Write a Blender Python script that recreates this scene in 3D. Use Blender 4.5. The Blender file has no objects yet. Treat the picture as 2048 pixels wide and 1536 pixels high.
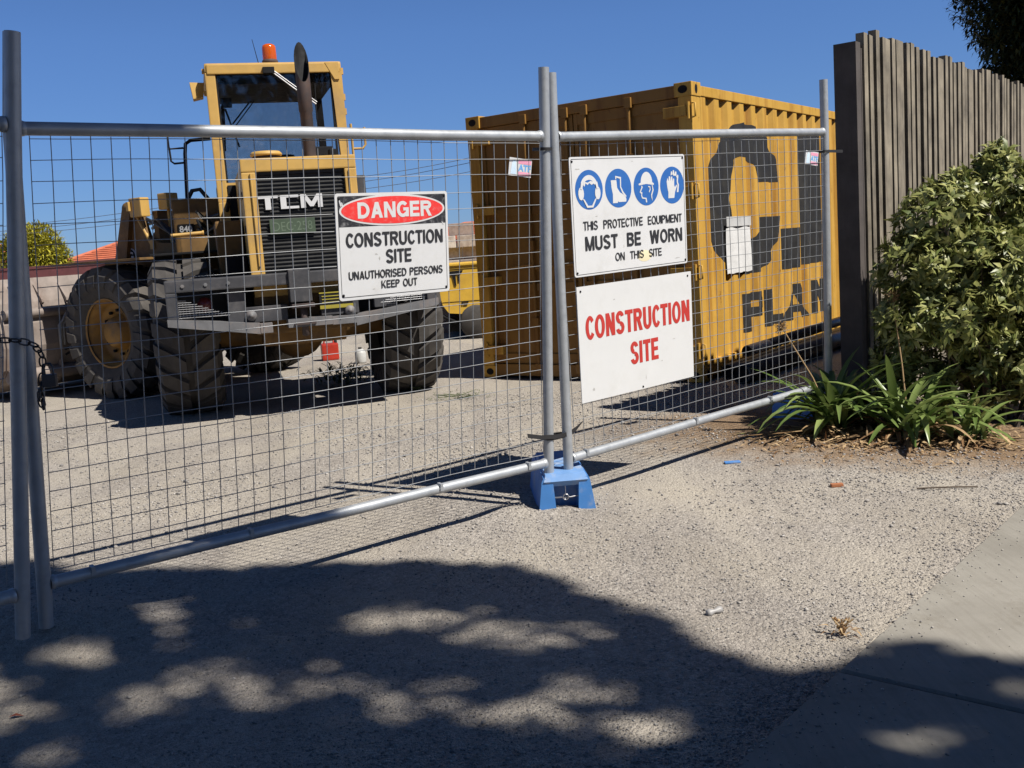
import bpy, bmesh, math, random
import numpy as np
from mathutils import Vector, Matrix
PI = math.pi
rnd = random.Random(7)
rng = np.random.default_rng(11)
sc = bpy.context.scene
col = sc.collection

# ---------------------------------------------------------------- camera
CAM_H, PITCH, ROLL, FPX = 1.3375, 0.1366, 0.0702, 2029.2
cam = bpy.data.cameras.new('camera')
cam.sensor_width = 36.0
cam.lens = FPX / 2048 * 36
cam.clip_start = 0.05
cam.clip_end = 2000
camo = bpy.data.objects.new('camera', cam)
col.objects.link(camo)
fwd = Vector((0, math.cos(PITCH), -math.sin(PITCH)))
up0 = Vector((0, math.sin(PITCH), math.cos(PITCH)))
rt0 = Vector((1, 0, 0))
rt = rt0 * math.cos(ROLL) - up0 * math.sin(ROLL)
up = rt0 * math.sin(ROLL) + up0 * math.cos(ROLL)
M = Matrix((rt, up, -fwd)).transposed().to_4x4()
M.translation = (0, 0, CAM_H)
camo.matrix_world = M
sc.camera = camo

# ---------------------------------------------------------------- light
SUN_EL = math.radians(52.0)
SUN_H = Vector((0.825, -0.565, 0)).normalized()
SUN_DIR = Vector((SUN_H.x * math.cos(SUN_EL), SUN_H.y * math.cos(SUN_EL), math.sin(SUN_EL)))
SUN_ROT = math.atan2(SUN_H.x, SUN_H.y)
world = bpy.data.worlds.new('World')
sc.world = world
world.use_nodes = True
wn = world.node_tree
wn.nodes.clear()
sky = wn.nodes.new('ShaderNodeTexSky')
sky.sky_type = 'NISHITA'
sky.sun_disc = False
sky.sun_elevation = SUN_EL
sky.sun_rotation = SUN_ROT
sky.altitude = 50
sky.air_density = 1.0
sky.dust_density = 0.0
sky.ozone_density = 8.0
bg = wn.nodes.new('ShaderNodeBackground')
bg.inputs[1].default_value = 0.052
wo = wn.nodes.new('ShaderNodeOutputWorld')
hsv = wn.nodes.new('ShaderNodeGamma')      # softens the step from zenith to horizon, as the camera's tone curve did
hsv.inputs['Gamma'].default_value = 0.66
wn.links.new(sky.outputs[0], hsv.inputs['Color'])
tint = wn.nodes.new('ShaderNodeMix')
tint.data_type = 'RGBA'
tint.blend_type = 'MULTIPLY'
tint.inputs[0].default_value = 1.0
tint.inputs[7].default_value = (0.95, 1.40, 2.25, 1)
wn.links.new(hsv.outputs[0], tint.inputs[6])
# the clear sky deepens towards the zenith
tcw = wn.nodes.new('ShaderNodeTexCoord')
sxyz = wn.nodes.new('ShaderNodeSeparateXYZ')
wn.links.new(tcw.outputs['Generated'], sxyz.inputs[0])
mrw = wn.nodes.new('ShaderNodeMapRange')
mrw.inputs['From Min'].default_value = 0.20
mrw.inputs['From Max'].default_value = 0.75
mrw.inputs['To Min'].default_value = 1.0
mrw.inputs['To Max'].default_value = 0.38
wn.links.new(sxyz.outputs['Z'], mrw.inputs['Value'])
zen = wn.nodes.new('ShaderNodeVectorMath')
zen.operation = 'SCALE'
wn.links.new(tint.outputs[2], zen.inputs[0])
wn.links.new(mrw.outputs[0], zen.inputs['Scale'])
wn.links.new(zen.outputs[0], bg.inputs[0])
wn.links.new(bg.outputs[0], wo.inputs[0])
sun = bpy.data.lights.new('sun', 'SUN')
sun.energy = 5.0
sun.angle = math.radians(0.53)
sun.color = (1.0, 0.955, 0.88)
suno = bpy.data.objects.new('sun', sun)
col.objects.link(suno)
suno.location = (6, -4, 12)
suno.rotation_euler = (-SUN_DIR).to_track_quat('-Z', 'Y').to_euler()
sc.view_settings.view_transform = 'Standard'
sc.view_settings.look = 'None'
sc.view_settings.exposure = 0.58
sc.view_settings.gamma = 1.0

# ---------------------------------------------------------------- materials
def nodes(name):
    m = bpy.data.materials.new(name)
    m.use_nodes = True
    nt = m.node_tree
    b = nt.nodes['Principled BSDF']
    return m, nt, b

def ramp(nt, fac, stops):
    r = nt.nodes.new('ShaderNodeValToRGB')
    while len(r.color_ramp.elements) < len(stops):
        r.color_ramp.elements.new(0.5)
    for e, (p, c) in zip(r.color_ramp.elements, stops):
        e.position = p
        e.color = (c[0], c[1], c[2], 1)
    nt.links.new(fac, r.inputs[0])
    return r.outputs[0]

def noise(nt, scale, detail=4, rough=0.6, coord='Object', dist=0.0, stretch=None):
    t = nt.nodes.new('ShaderNodeTexCoord')
    n = nt.nodes.new('ShaderNodeTexNoise')
    n.inputs['Scale'].default_value = scale
    n.inputs['Detail'].default_value = detail
    n.inputs['Roughness'].default_value = rough
    n.inputs['Distortion'].default_value = dist
    if stretch:
        mp = nt.nodes.new('ShaderNodeMapping')
        mp.inputs['Scale'].default_value = stretch
        nt.links.new(t.outputs[coord], mp.inputs[0])
        nt.links.new(mp.outputs[0], n.inputs['Vector'])
    else:
        nt.links.new(t.outputs[coord], n.inputs['Vector'])
    return n.outputs['Fac']

def mixc(nt, fac, a, b, mode='MIX'):
    m = nt.nodes.new('ShaderNodeMix')
    m.data_type = 'RGBA'
    m.blend_type = mode
    for sock, v in ((m.inputs[0], fac), (m.inputs[6], a), (m.inputs[7], b)):
        if hasattr(v, 'is_linked') or hasattr(v, 'links'):
            nt.links.new(v, sock)
        elif isinstance(v, (int, float)):
            sock.default_value = v
        else:
            sock.default_value = (v[0], v[1], v[2], 1)
    return m.outputs[2]

def bump(nt, b, h, strength=0.3, dist=0.01):
    n = nt.nodes.new('ShaderNodeBump')
    n.inputs['Strength'].default_value = strength
    n.inputs['Distance'].default_value = dist
    nt.links.new(h, n.inputs['Height'])
    nt.links.new(n.outputs[0], b.inputs['Normal'])

def mat(name, c, rough=0.6, metal=0.0, var=0.18, scale=6.0, dirt=None, dirt_amt=0.5, dirt_scale=2.5,
        stretch=None, bmp=0.0, bscale=60.0, spec=0.5):
    m, nt, b = nodes(name)
    lo = tuple(x * (1 - var) for x in c)
    hi = tuple(min(1, x * (1 + var)) for x in c)
    out = ramp(nt, noise(nt, scale, 5), [(0.3, lo), (0.7, hi)])
    if dirt:
        f = ramp(nt, noise(nt, dirt_scale, 7, 0.68, stretch=stretch), [(0.50, (0, 0, 0)), (0.74, (dirt_amt,) * 3)])
        out = mixc(nt, f, out, dirt)
    nt.links.new(out, b.inputs['Base Color'])
    b.inputs['Metallic'].default_value = metal
    b.inputs['Specular IOR Level'].default_value = spec
    rr = ramp(nt, noise(nt, scale * 2.3, 4), [(0.3, (rough * 0.85,) * 3), (0.7, (min(1, rough * 1.15),) * 3)])
    nt.links.new(rr, b.inputs['Roughness'])
    if bmp:
        bump(nt, b, noise(nt, bscale, 4), bmp, 0.004)
    return m

def leafmat(name, c1, c2, rough=0.45, trans=0.25, spec=0.4):
    m, nt, b = nodes(name)
    g = nt.nodes.new('ShaderNodeNewGeometry')
    colr = ramp(nt, g.outputs['Random Per Island'], [(0.0, c1), (0.55, tuple((x + y) / 2 for x, y in zip(c1, c2))), (1.0, c2)])
    nt.links.new(colr, b.inputs['Base Color'])
    b.inputs['Roughness'].default_value = rough
    b.inputs['Specular IOR Level'].default_value = spec
    tr = nt.nodes.new('ShaderNodeBsdfTranslucent')
    nt.links.new(colr, tr.inputs[0])
    mx = nt.nodes.new('ShaderNodeMixShader')
    mx.inputs[0].default_value = trans
    nt.links.new(b.outputs[0], mx.inputs[1])
    nt.links.new(tr.outputs[0], mx.inputs[2])
    nt.links.new(mx.outputs[0], nt.nodes['Material Output'].inputs[0])
    return m

def glassmat(name, tint, gl=0.10, rough=0.03):
    m, nt, b = nodes(name)
    nt.nodes.remove(b)
    tr = nt.nodes.new('ShaderNodeBsdfTransparent')
    tr.inputs[0].default_value = (*tint, 1)
    g = nt.nodes.new('ShaderNodeBsdfGlossy')
    g.inputs['Roughness'].default_value = rough
    g.inputs[0].default_value = (1, 1, 1, 1)
    mx = nt.nodes.new('ShaderNodeMixShader')
    mx.inputs[0].default_value = gl
    nt.links.new(tr.outputs[0], mx.inputs[1])
    nt.links.new(g.outputs[0], mx.inputs[2])
    nt.links.new(mx.outputs[0], nt.nodes['Material Output'].inputs[0])
    return m

RUST = (0.10, 0.045, 0.02)
DUST = (0.30, 0.25, 0.19)
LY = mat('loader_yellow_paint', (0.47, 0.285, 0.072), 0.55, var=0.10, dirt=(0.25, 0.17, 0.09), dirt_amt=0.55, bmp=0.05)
LYD = mat('loader_shaded_grimy_yellow_paint', (0.150, 0.080, 0.020), 0.7, var=0.3, dirt=(0.035, 0.026, 0.02), dirt_amt=0.8, dirt_scale=4)  # loader yellow darkened with the shade of its unlit side, plus grime
CHAR = mat('loader_charcoal_paint', (0.040, 0.040, 0.045), 0.6, var=0.3, dirt=(0.12, 0.105, 0.095), dirt_amt=0.6, dirt_scale=3)
CHARL = mat('loader_worn_grey_steel', (0.12, 0.12, 0.125), 0.6, var=0.25, dirt=(0.27, 0.20, 0.16), dirt_amt=0.6, dirt_scale=4)
BLACK = mat('matt_black_paint', (0.012, 0.012, 0.013), 0.75, var=0.3, spec=0.15)
GRILL = mat('radiator_black', (0.018, 0.018, 0.018), 0.5, var=0.3)
RUBBER = mat('dusty_tyre_rubber', (0.048, 0.043, 0.039), 0.9, var=0.25, dirt=(0.13, 0.112, 0.093), dirt_amt=0.45, dirt_scale=2.5, bmp=0.1)
RIM = mat('wheel_rim_yellow', (0.27, 0.135, 0.022), 0.6, var=0.25, dirt=(0.09, 0.06, 0.035), dirt_amt=0.8, dirt_scale=7)
EXH = mat('rusty_exhaust_steel', (0.050, 0.036, 0.034), 0.75, var=0.3, dirt=RUST, dirt_amt=0.6, dirt_scale=6)
HOSE = mat('hose_rubber', (0.02, 0.02, 0.02), 0.5)
STEEL = mat('bare_steel', (0.45, 0.45, 0.46), 0.35, 0.9, var=0.15)
BUCK = mat('worn_bucket_steel', (0.205, 0.168, 0.146), 0.65, 0.0, var=0.25, dirt=(0.10, 0.055, 0.035), dirt_amt=0.8, dirt_scale=3, stretch=(1, 1, 0.4))
WHITE = mat('white_enamel', (0.57, 0.57, 0.57), 0.4, var=0.02, dirt=(0.42, 0.41, 0.38), dirt_amt=0.35, dirt_scale=9)
WHITEP = mat('white_board', (0.565, 0.565, 0.56), 0.5, var=0.02, dirt=(0.45, 0.44, 0.41), dirt_amt=0.3, dirt_scale=7)
SIGNBLK = mat('sign_black_ink', (0.018, 0.018, 0.022), 0.4, var=0.1, dirt=(0.35, 0.35, 0.35), dirt_amt=0.6, dirt_scale=40)
INK = mat('lettering_black_ink', (0.02, 0.02, 0.022), 0.5, var=0.05)
SIGNRED = mat('sign_red_ink', (0.70, 0.035, 0.03), 0.4, var=0.06, dirt=(0.62, 0.20, 0.19), dirt_amt=0.8, dirt_scale=45)
REDINK = mat('lettering_red_ink', (0.42, 0.030, 0.022), 0.5, var=0.05)
SIGNBLUE = mat('sign_blue_ink', (0.022, 0.11, 0.36), 0.4, var=0.06, dirt=(0.04, 0.16, 0.42), dirt_amt=0.6)
GALV = mat('galvanised_steel', (0.36, 0.375, 0.39), 0.48, 0.40, var=0.16, scale=18, dirt=(0.22, 0.22, 0.22), dirt_amt=0.5, dirt_scale=9, bmp=0.04)
WIRE = mat('galvanised_wire', (0.27, 0.275, 0.28), 0.5, 0.45, var=0.15)
BLUEP = mat('blue_plastic', (0.055, 0.20, 0.50), 0.5, var=0.12, dirt=(0.36, 0.36, 0.36), dirt_amt=0.7, dirt_scale=7, bmp=0.08)
def container_paint(name, c, rust_amt):
    m, nt, b = nodes(name)
    base = ramp(nt, noise(nt, 1.6, 6, 0.6), [(0.3, tuple(x * .86 for x in c)), (0.7, (c[0] * 1.06, c[1] * 1.10, c[2] * 1.5))])
    st = ramp(nt, noise(nt, 1.0, 6, 0.62, stretch=(7, 7, .35)), [(0.50, (0,) * 3), (0.70, (rust_amt,) * 3)])
    base = mixc(nt, st, base, (c[0] * .55, c[1] * .42, c[2] * .35))
    sp = ramp(nt, noise(nt, 9.0, 7, 0.72, stretch=(1.6, 1.6, .55)), [(0.62, (0,) * 3), (0.68, (rust_amt,) * 3)])
    base = mixc(nt, sp, base, (0.13, 0.045, 0.014))
    sc_ = ramp(nt, noise(nt, 24.0, 3, 0.5, stretch=(1, 1, .12)), [(0.71, (0,) * 3), (0.74, (.5,) * 3)])
    base = mixc(nt, sc_, base, (0.30, 0.24, 0.14))
    nt.links.new(base, b.inputs['Base Color'])
    b.inputs['Roughness'].default_value = 0.6
    b.inputs['Specular IOR Level'].default_value = 0.35
    bump(nt, b, noise(nt, 2.2, 4, 0.55), 0.35, 0.03)
    return m
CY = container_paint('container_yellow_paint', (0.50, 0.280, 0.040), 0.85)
CYD = container_paint('container_shaded_yellow_paint', (0.24, 0.118, 0.020), 0.8)  # container yellow darkened: shade of the door end put into the colour
CBLK = mat('container_black_letter_paint', (0.017, 0.017, 0.019), 0.6, var=0.2, dirt=(0.05, 0.045, 0.03), dirt_amt=0.5, dirt_scale=6)
PAPER = mat('weathered_paper', (0.60, 0.60, 0.60), 0.7, var=0.08, scale=14, bmp=0.6, bscale=16)
WOOD = mat('weathered_grey_paling', (0.182, 0.155, 0.113), 0.85, var=0.45, scale=4, dirt=(0.055, 0.040, 0.032), dirt_amt=0.9, dirt_scale=6, stretch=(6, 6, 0.5), bmp=0.25, bscale=40)
POSTW = mat('dark_weathered_post_timber', (0.070, 0.058, 0.052), 0.9, var=0.3, scale=4, dirt=(0.05, 0.04, 0.035), dirt_amt=0.8, dirt_scale=4, stretch=(5, 5, 0.5), bmp=0.3, bscale=35)
TILE = mat('terracotta_roof_tile', (0.42, 0.115, 0.055), 0.8, var=0.2, scale=2)
BRICKW = mat('cream_render', (0.45, 0.40, 0.34), 0.85)
MAROON = mat('maroon_steel_sheet', (0.12, 0.035, 0.035), 0.7)
BLOCK, _nt, _b = nodes('pale_concrete_block')
_oi = _nt.nodes.new('ShaderNodeObjectInfo')
_c = ramp(_nt, _oi.outputs['Random'], [(0.0, (0.20, 0.13, 0.105)), (0.35, (0.34, 0.27, 0.24)), (0.7, (0.42, 0.38, 0.35)), (1.0, (0.52, 0.49, 0.46))])
_c = mixc(_nt, ramp(_nt, noise(_nt, 9, 6, 0.7), [(0.4, (0.5,) * 3), (0.6, (0,) * 3)]), _c, (0.17, 0.12, 0.10))
_nt.links.new(_c, _b.inputs['Base Color'])
_b.inputs['Roughness'].default_value = 0.9
ORANGE = mat('red_plastic', (0.36, 0.026, 0.012), 0.4)
SACK = mat('white_plastic', (0.42, 0.42, 0.41), 0.5)
PIPE = mat('black_poly_pipe', (0.035, 0.038, 0.042), 0.4, var=0.3, dirt=(0.20, 0.18, 0.16), dirt_amt=0.5)
PIPEW = mat('pale_pipe_wrap', (0.50, 0.47, 0.42), 0.7, var=0.15)
PLATE = mat('number_plate_green', (0.055, 0.080, 0.050), 0.5)
PLATET = mat('number_plate_letter', (0.115, 0.155, 0.105), 0.5)
AMBER, _nt, _b = nodes('amber_lens')
_b.inputs['Base Color'].default_value = (0.75, 0.13, 0.01, 1)
_b.inputs['Roughness'].default_value = 0.12
_b.inputs['Transmission Weight'].default_value = 0.45
MACH = mat('machine_yellow_paint', (0.62, 0.38, 0.045), 0.5, var=0.08, dirt=(0.35, 0.2, 0.05), dirt_amt=0.5)
BLUET = mat('scuffed_blue_plastic', (0.13, 0.26, 0.50), 0.6, var=0.15, dirt=(0.40, 0.40, 0.40), dirt_amt=0.85, dirt_scale=9, bmp=0.1)
STRAP = mat('black_strap', (0.015, 0.014, 0.014), 0.6)
CHAINM = mat('dark_steel_chain', (0.06, 0.06, 0.065), 0.4, 0.7)
BARK = mat('bark', (0.10, 0.075, 0.055), 0.9, var=0.3, bmp=0.5, bscale=30)
GLASS = glassmat('tinted_cab_glass', (0.80, 0.80, 0.80), 0.05)
GLASSF = glassmat('clear_cab_glass', (0.84, 0.83, 0.82), 0.06)
SHRUBL = leafmat('shrub_leaf', (0.095, 0.125, 0.030), (0.38, 0.375, 0.130), 0.42, 0.18)
AGAL = leafmat('strap_leaf', (0.07, 0.12, 0.024), (0.25, 0.31, 0.10), 0.35, 0.22)
DRYL = leafmat('dry_leaf', (0.16, 0.085, 0.04), (0.50, 0.36, 0.20), 0.8, 0.15, 0.1)
TREEL = leafmat('tree_leaf', (0.03, 0.055, 0.015), (0.09, 0.12, 0.035), 0.5, 0.15)
CONIFL = leafmat('cypress_leaf', (0.010, 0.018, 0.007), (0.035, 0.05, 0.016), 0.7, 0.05, 0.2)
FARL = leafmat('far_tree_leaf', (0.20, 0.20, 0.018), (0.50, 0.44, 0.05), 0.6, 0.25, 0.2)
WEEDL = leafmat('weed_leaf', (0.05, 0.075, 0.025), (0.14, 0.16, 0.07), 0.6, 0.15)

def ground_mat():
    m, nt, b = nodes('gravel_and_dust')
    t = nt.nodes.new('ShaderNodeTexCoord')
    def vor(scale, feat='F1'):
        v = nt.nodes.new('ShaderNodeTexVoronoi')
        v.feature = feat
        v.inputs['Scale'].default_value = scale
        nt.links.new(t.outputs['Object'], v.inputs['Vector'])
        return v
    v1 = vor(75)
    v2 = vor(170)
    patch = noise(nt, 1.1, 5, 0.6, dist=0.4)
    fine = noise(nt, 260, 3, 0.7)
    mid = noise(nt, 22, 5, 0.65)
    stone = ramp(nt, v1.outputs['Color'], [(0.0, (0.17, 0.155, 0.14)), (0.45, (0.31, 0.28, 0.25)), (1.0, (0.47, 0.43, 0.38))])
    dust = ramp(nt, mid, [(0.3, (0.34, 0.30, 0.245)), (0.7, (0.46, 0.415, 0.345))])
    pf = ramp(nt, patch, [(0.40, (0.15,) * 3), (0.62, (0.85,) * 3)])
    c = mixc(nt, pf, stone, dust)
    big = noise(nt, 1.0, 5, 0.6, stretch=(1.5, .42, 1), dist=.6)
    c = mixc(nt, ramp(nt, big, [(0.36, (.62,) * 3), (0.54, (0,) * 3)]), c, mixc(nt, 1.0, c, (.74, .73, .73), 'MULTIPLY'))
    trk = noise(nt, 1.0, 3, 0.5, stretch=(2.6, .30, 1), dist=.3)
    c = mixc(nt, ramp(nt, trk, [(0.54, (0,) * 3), (0.68, (.55,) * 3)]), c, (0.44, 0.395, 0.325))
    c = mixc(nt, ramp(nt, fine, [(0.34, (0.85,) * 3), (0.52, (0.0,) * 3)]), c, (0.10, 0.088, 0.078))  # dark specks paint the small shadows between stones
    # bare brown soil of the garden bed: a patch with a shape of its own
    sep = nt.nodes.new('ShaderNodeVectorMath')
    sep.operation = 'SUBTRACT'
    sep.inputs[1].default_value = (2.70, 6.33, 0)
    nt.links.new(t.outputs['Object'], sep.inputs[0])
    mp = nt.nodes.new('ShaderNodeMapping')
    mp.vector_type = 'TEXTURE'
    mp.inputs['Rotation'].default_value = (0, 0, math.radians(-24))
    mp.inputs['Scale'].default_value = (1.95, 1.10, 1)
    nt.links.new(sep.outputs[0], mp.inputs[0])
    ln = nt.nodes.new('ShaderNodeVectorMath')
    ln.operation = 'LENGTH'
    nt.links.new(mp.outputs[0], ln.inputs[0])
    add = nt.nodes.new('ShaderNodeMath')
    add.operation = 'ADD'
    nt.links.new(ln.outputs['Value'], add.inputs[0])
    n2 = noise(nt, 3.5, 6, 0.7)
    nt.links.new(n2, add.inputs[1])
    sf = ramp(nt, add.outputs[0], [(0.0, (1, 1, 1)), (1.0, (0, 0, 0))])
    rr = nt.nodes.new('ShaderNodeMapRange')
    rr.inputs['From Min'].default_value = 1.25
    rr.inputs['From Max'].default_value = 1.75
    rr.inputs['To Min'].default_value = 0.92
    rr.inputs['To Max'].default_value = 0.0
    nt.links.new(add.outputs[0], rr.inputs['Value'])
    soil = ramp(nt, noise(nt, 30, 6, 0.7), [(0.3, (0.10, 0.062, 0.035)), (0.7, (0.27, 0.18, 0.105))])
    c = mixc(nt, rr.outputs[0], c, soil)
    nt.links.new(c, b.inputs['Base Color'])
    b.inputs['Roughness'].default_value = 0.95
    b.inputs['Specular IOR Level'].default_value = 0.15
    h = nt.nodes.new('ShaderNodeMath')
    h.operation = 'MULTIPLY_ADD'
    nt.links.new(v2.outputs['Distance'], h.inputs[0])
    h.inputs[1].default_value = -0.5
    nt.links.new(v1.outputs['Distance'], h.inputs[2])
    h2 = nt.nodes.new('ShaderNodeMath')
    h2.operation = 'MULTIPLY_ADD'
    nt.links.new(mid, h2.inputs[0])
    h2.inputs[1].default_value = 0.7
    inv = nt.nodes.new('ShaderNodeMath')
    inv.operation = 'MULTIPLY'
    inv.inputs[1].default_value = -1.0
    nt.links.new(h.outputs[0], inv.inputs[0])
    nt.links.new(inv.outputs[0], h2.inputs[2])
    bump(nt, b, h2.outputs[0], 0.60, 0.012)
    return m
GROUND = ground_mat()
STONE, _nt, _b = nodes('loose_stone')
_g = _nt.nodes.new('ShaderNodeNewGeometry')
_c = ramp(_nt, _g.outputs['Random Per Island'], [(0.0, (0.17, 0.16, 0.155)), (0.5, (0.27, 0.25, 0.23)), (0.9, (0.36, 0.335, 0.305)), (1.0, (0.43, 0.40, 0.37))])
_nt.links.new(_c, _b.inputs['Base Color'])
_b.inputs['Roughness'].default_value = 0.9
_b.inputs['Specular IOR Level'].default_value = 0.2

def concrete_mat():
    m, nt, b = nodes('footpath_concrete')
    c = ramp(nt, noise(nt, 2.2, 8, 0.65), [(0.3, (0.205, 0.190, 0.162)), (0.7, (0.285, 0.266, 0.230))])
    f = ramp(nt, noise(nt, 240, 3, 0.7), [(0.28, (0.6,) * 3), (0.44, (0,) * 3)])
    c = mixc(nt, f, c, (0.19, 0.175, 0.15))
    f = ramp(nt, noise(nt, 4, 7, 0.75), [(0.54, (0,) * 3), (0.72, (0.6,) * 3)])
    c = mixc(nt, f, c, (0.155, 0.135, 0.105))
    br = noise(nt, 60, 4, 0.6, stretch=(1, .06, 1))
    c = mixc(nt, ramp(nt, br, [(0.35, (.25,) * 3), (0.55, (0,) * 3)]), c, (0.16, 0.145, 0.12))
    nt.links.new(c, b.inputs['Base Color'])
    b.inputs['Roughness'].default_value = 0.9
    b.inputs['Specular IOR Level'].default_value = 0.2
    bump(nt, b, noise(nt, 300, 3, 0.7), 0.25, 0.003)
    return m
CONC = concrete_mat()

# ---------------------------------------------------------------- mesh helpers
class MB:
    def __init__(self, xf=None):
        self.v, self.f, self.s = [], [], []
        self.xf = xf
    def add(self, vs, fs, smooth=False):
        o = len(self.v)
        self.v += [tuple(p) for p in vs]
        self.f += [tuple(i + o for i in f) for f in fs]
        self.s += [smooth] * len(fs)
        return self
    def hexa(self, p):      # 8 points: bottom ring 0-3, top ring 4-7
        return self.add(p, [(3, 2, 1, 0), (4, 5, 6, 7), (0, 1, 5, 4), (1, 2, 6, 5), (2, 3, 7, 6), (3, 0, 4, 7)])
    def box(self, x0, x1, y0, y1, z0, z1, bev=0.0):
        if bev <= 0:
            return self.hexa([(x0, y0, z0), (x1, y0, z0), (x1, y1, z0), (x0, y1, z0), (x0, y0, z1), (x1, y0, z1), (x1, y1, z1), (x0, y1, z1)])
        bm = bmesh.new()
        bmesh.ops.create_cube(bm, size=1.0)
        for v in bm.verts:
            v.co = Vector((x0 + (v.co.x + .5) * (x1 - x0), y0 + (v.co.y + .5) * (y1 - y0), z0 + (v.co.z + .5) * (z1 - z0)))
        bmesh.ops.bevel(bm, geom=list(bm.edges), offset=bev, segments=2, affect='EDGES', profile=0.7)
        bm.verts.index_update()
        self.add([v.co.copy() for v in bm.verts], [[v.index for v in f.verts] for f in bm.faces])
        bm.free()
        return self
    def tube(self, pts, r, n=10, caps=True, smooth=True, flat=None):
        pts = [Vector(p) for p in pts]
        rs = r if isinstance(r, (list, tuple)) else [r] * len(pts)
        vs, fs = [], []
        prev = None
        for i, p in enumerate(pts):
            d = (pts[min(i + 1, len(pts) - 1)] - pts[max(i - 1, 0)]).normalized()
            if prev is None:
                a = Vector((0, 0, 1)) if abs(d.z) < 0.9 else Vector((1, 0, 0))
                u = d.cross(a).normalized()
            else:
                u = (prev - d * prev.dot(d)).normalized()
            w = d.cross(u)
            prev = u
            for k in range(n):
                an = 2 * PI * k / n + (PI / n)
                vs.append(p + (u * math.cos(an) + w * math.sin(an)) * rs[i])
        for i in range(len(pts) - 1):
            for k in range(n):
                a, b2 = i * n + k, i * n + (k + 1) % n
                fs.append((a, b2, b2 + n, a + n))
        self.add(vs, fs, smooth)
        if caps:
            m = len(pts) - 1
            self.add(vs[:n], [tuple(range(n - 1, -1, -1))])
            self.add(vs[m * n:], [tuple(range(n))])
        return self
    def lathe(self, prof, o, ax, n=32, smooth=True):   # prof: (radius, along axis)
        o, ax = Vector(o), Vector(ax).normalized()
        a = Vector((0, 0, 1)) if abs(ax.z) < 0.9 else Vector((1, 0, 0))
        u = ax.cross(a).normalized()
        w = ax.cross(u)
        vs, fs = [], []
        for r, t in prof:
            for k in range(n):
                an = 2 * PI * k / n
                vs.append(o + ax * t + (u * math.cos(an) + w * math.sin(an)) * max(r, 1e-4))
        for i in range(len(prof) - 1):
            for k in range(n):
                q, b2 = i * n + k, i * n + (k + 1) % n
                fs.append((q, b2, b2 + n, q + n))
        return self.add(vs, fs, smooth)
    def prism(self, poly, o, u, w, d):      # polygon in plane (u,w) at o, extruded by vector d
        o, u, w, d = Vector(o), Vector(u), Vector(w), Vector(d)
        n = len(poly)
        a = [o + u * x + w * y for x, y in poly]
        b2 = [p + d for p in a]
        fs = [tuple(range(n - 1, -1, -1)), tuple(range(n, 2 * n))] + [(i, (i + 1) % n, n + (i + 1) % n, n + i) for i in range(n)]
        return self.add(a + b2, fs)
    def build(self, name, m, parent=None, auto=False):
        me = bpy.data.meshes.new(name)
        vs = self.v
        if self.xf is not None:
            vs = [self.xf @ Vector(p) for p in vs]
        me.from_pydata(vs, [], self.f)
        me.polygons.foreach_set('use_smooth', self.s)
        bm = bmesh.new()
        bm.from_mesh(me)
        bmesh.ops.recalc_face_normals(bm, faces=bm.faces)
        bm.to_mesh(me)
        bm.free()
        me.materials.append(m)
        o = bpy.data.objects.new(name, me)
        col.objects.link(o)
        if parent is not None:
            o.parent = parent
        return o

def raw(name, V, F, m, parent=None, smooth=False):
    V = np.asarray(V, np.float32).reshape(-1, 3)
    F = np.asarray(F, np.int32)
    k = F.shape[1]
    me = bpy.data.meshes.new(name)
    me.vertices.add(len(V))
    me.vertices.foreach_set('co', V.ravel())
    me.loops.add(F.size)
    me.loops.foreach_set('vertex_index', F.ravel())
    me.polygons.add(len(F))
    me.polygons.foreach_set('loop_start', np.arange(0, F.size, k, dtype=np.int32))
    if smooth:
        me.polygons.foreach_set('use_smooth', np.ones(len(F), bool))
    me.update(calc_edges=True)
    me.validate()
    me.materials.append(m)
    o = bpy.data.objects.new(name, me)
    col.objects.link(o)
    if parent is not None:
        o.parent = parent
    return o

def thing(name, label, cat, loc=(0, 0, 0), rotz=0.0, group=None, mw=None):
    o = bpy.data.objects.new(name, None)
    o.empty_display_size = 0.2
    col.objects.link(o)
    if mw is not None:
        o.matrix_world = mw
    else:
        o.location = loc
        o.rotation_euler = (0, 0, rotz)
    return tag(o, label, cat, group)

def tag(o, label=None, cat=None, group=None, kind=None):
    if label: o['label'] = label
    if cat: o['category'] = cat
    if group: o['group'] = group
    if kind: o['kind'] = kind
    return o

def copy_tree(o, parent=None):
    c = o.copy()
    col.objects.link(c)
    if parent is not None:
        c.parent = parent
        c.matrix_parent_inverse = o.matrix_parent_inverse.copy()
    for ch in list(o.children):
        copy_tree(ch, c)
    return c

def curve_mesh(cu):
    o = bpy.data.objects.new('tmp', cu)
    col.objects.link(o)
    dg = bpy.context.evaluated_depsgraph_get()
    dg.update()
    ev = o.evaluated_get(dg)
    me = ev.to_mesh()
    V = [v.co.copy() for v in me.vertices]
    F = [tuple(p.vertices) for p in me.polygons]
    ev.to_mesh_clear()
    bpy.data.objects.remove(o)
    bpy.data.curves.remove(cu)
    return V, F

def text_geo(s, bold=0.0):
    cu = bpy.data.curves.new('t', 'FONT')
    cu.body = s
    cu.size = 1.0
    cu.offset = bold
    cu.resolution_u = 4
    cu.fill_mode = 'FRONT'
    return curve_mesh(cu)

def loops_geo(loops):
    cu = bpy.data.curves.new('p', 'CURVE')
    cu.dimensions = '2D'
    cu.fill_mode = 'FRONT'
    for lp in loops:
        sp = cu.splines.new('POLY')
        sp.points.add(len(lp) - 1)
        for p, (x, y) in zip(sp.points, lp):
            p.co = (x, y, 0, 1)
        sp.use_cyclic_u = True
    return curve_mesh(cu)

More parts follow.
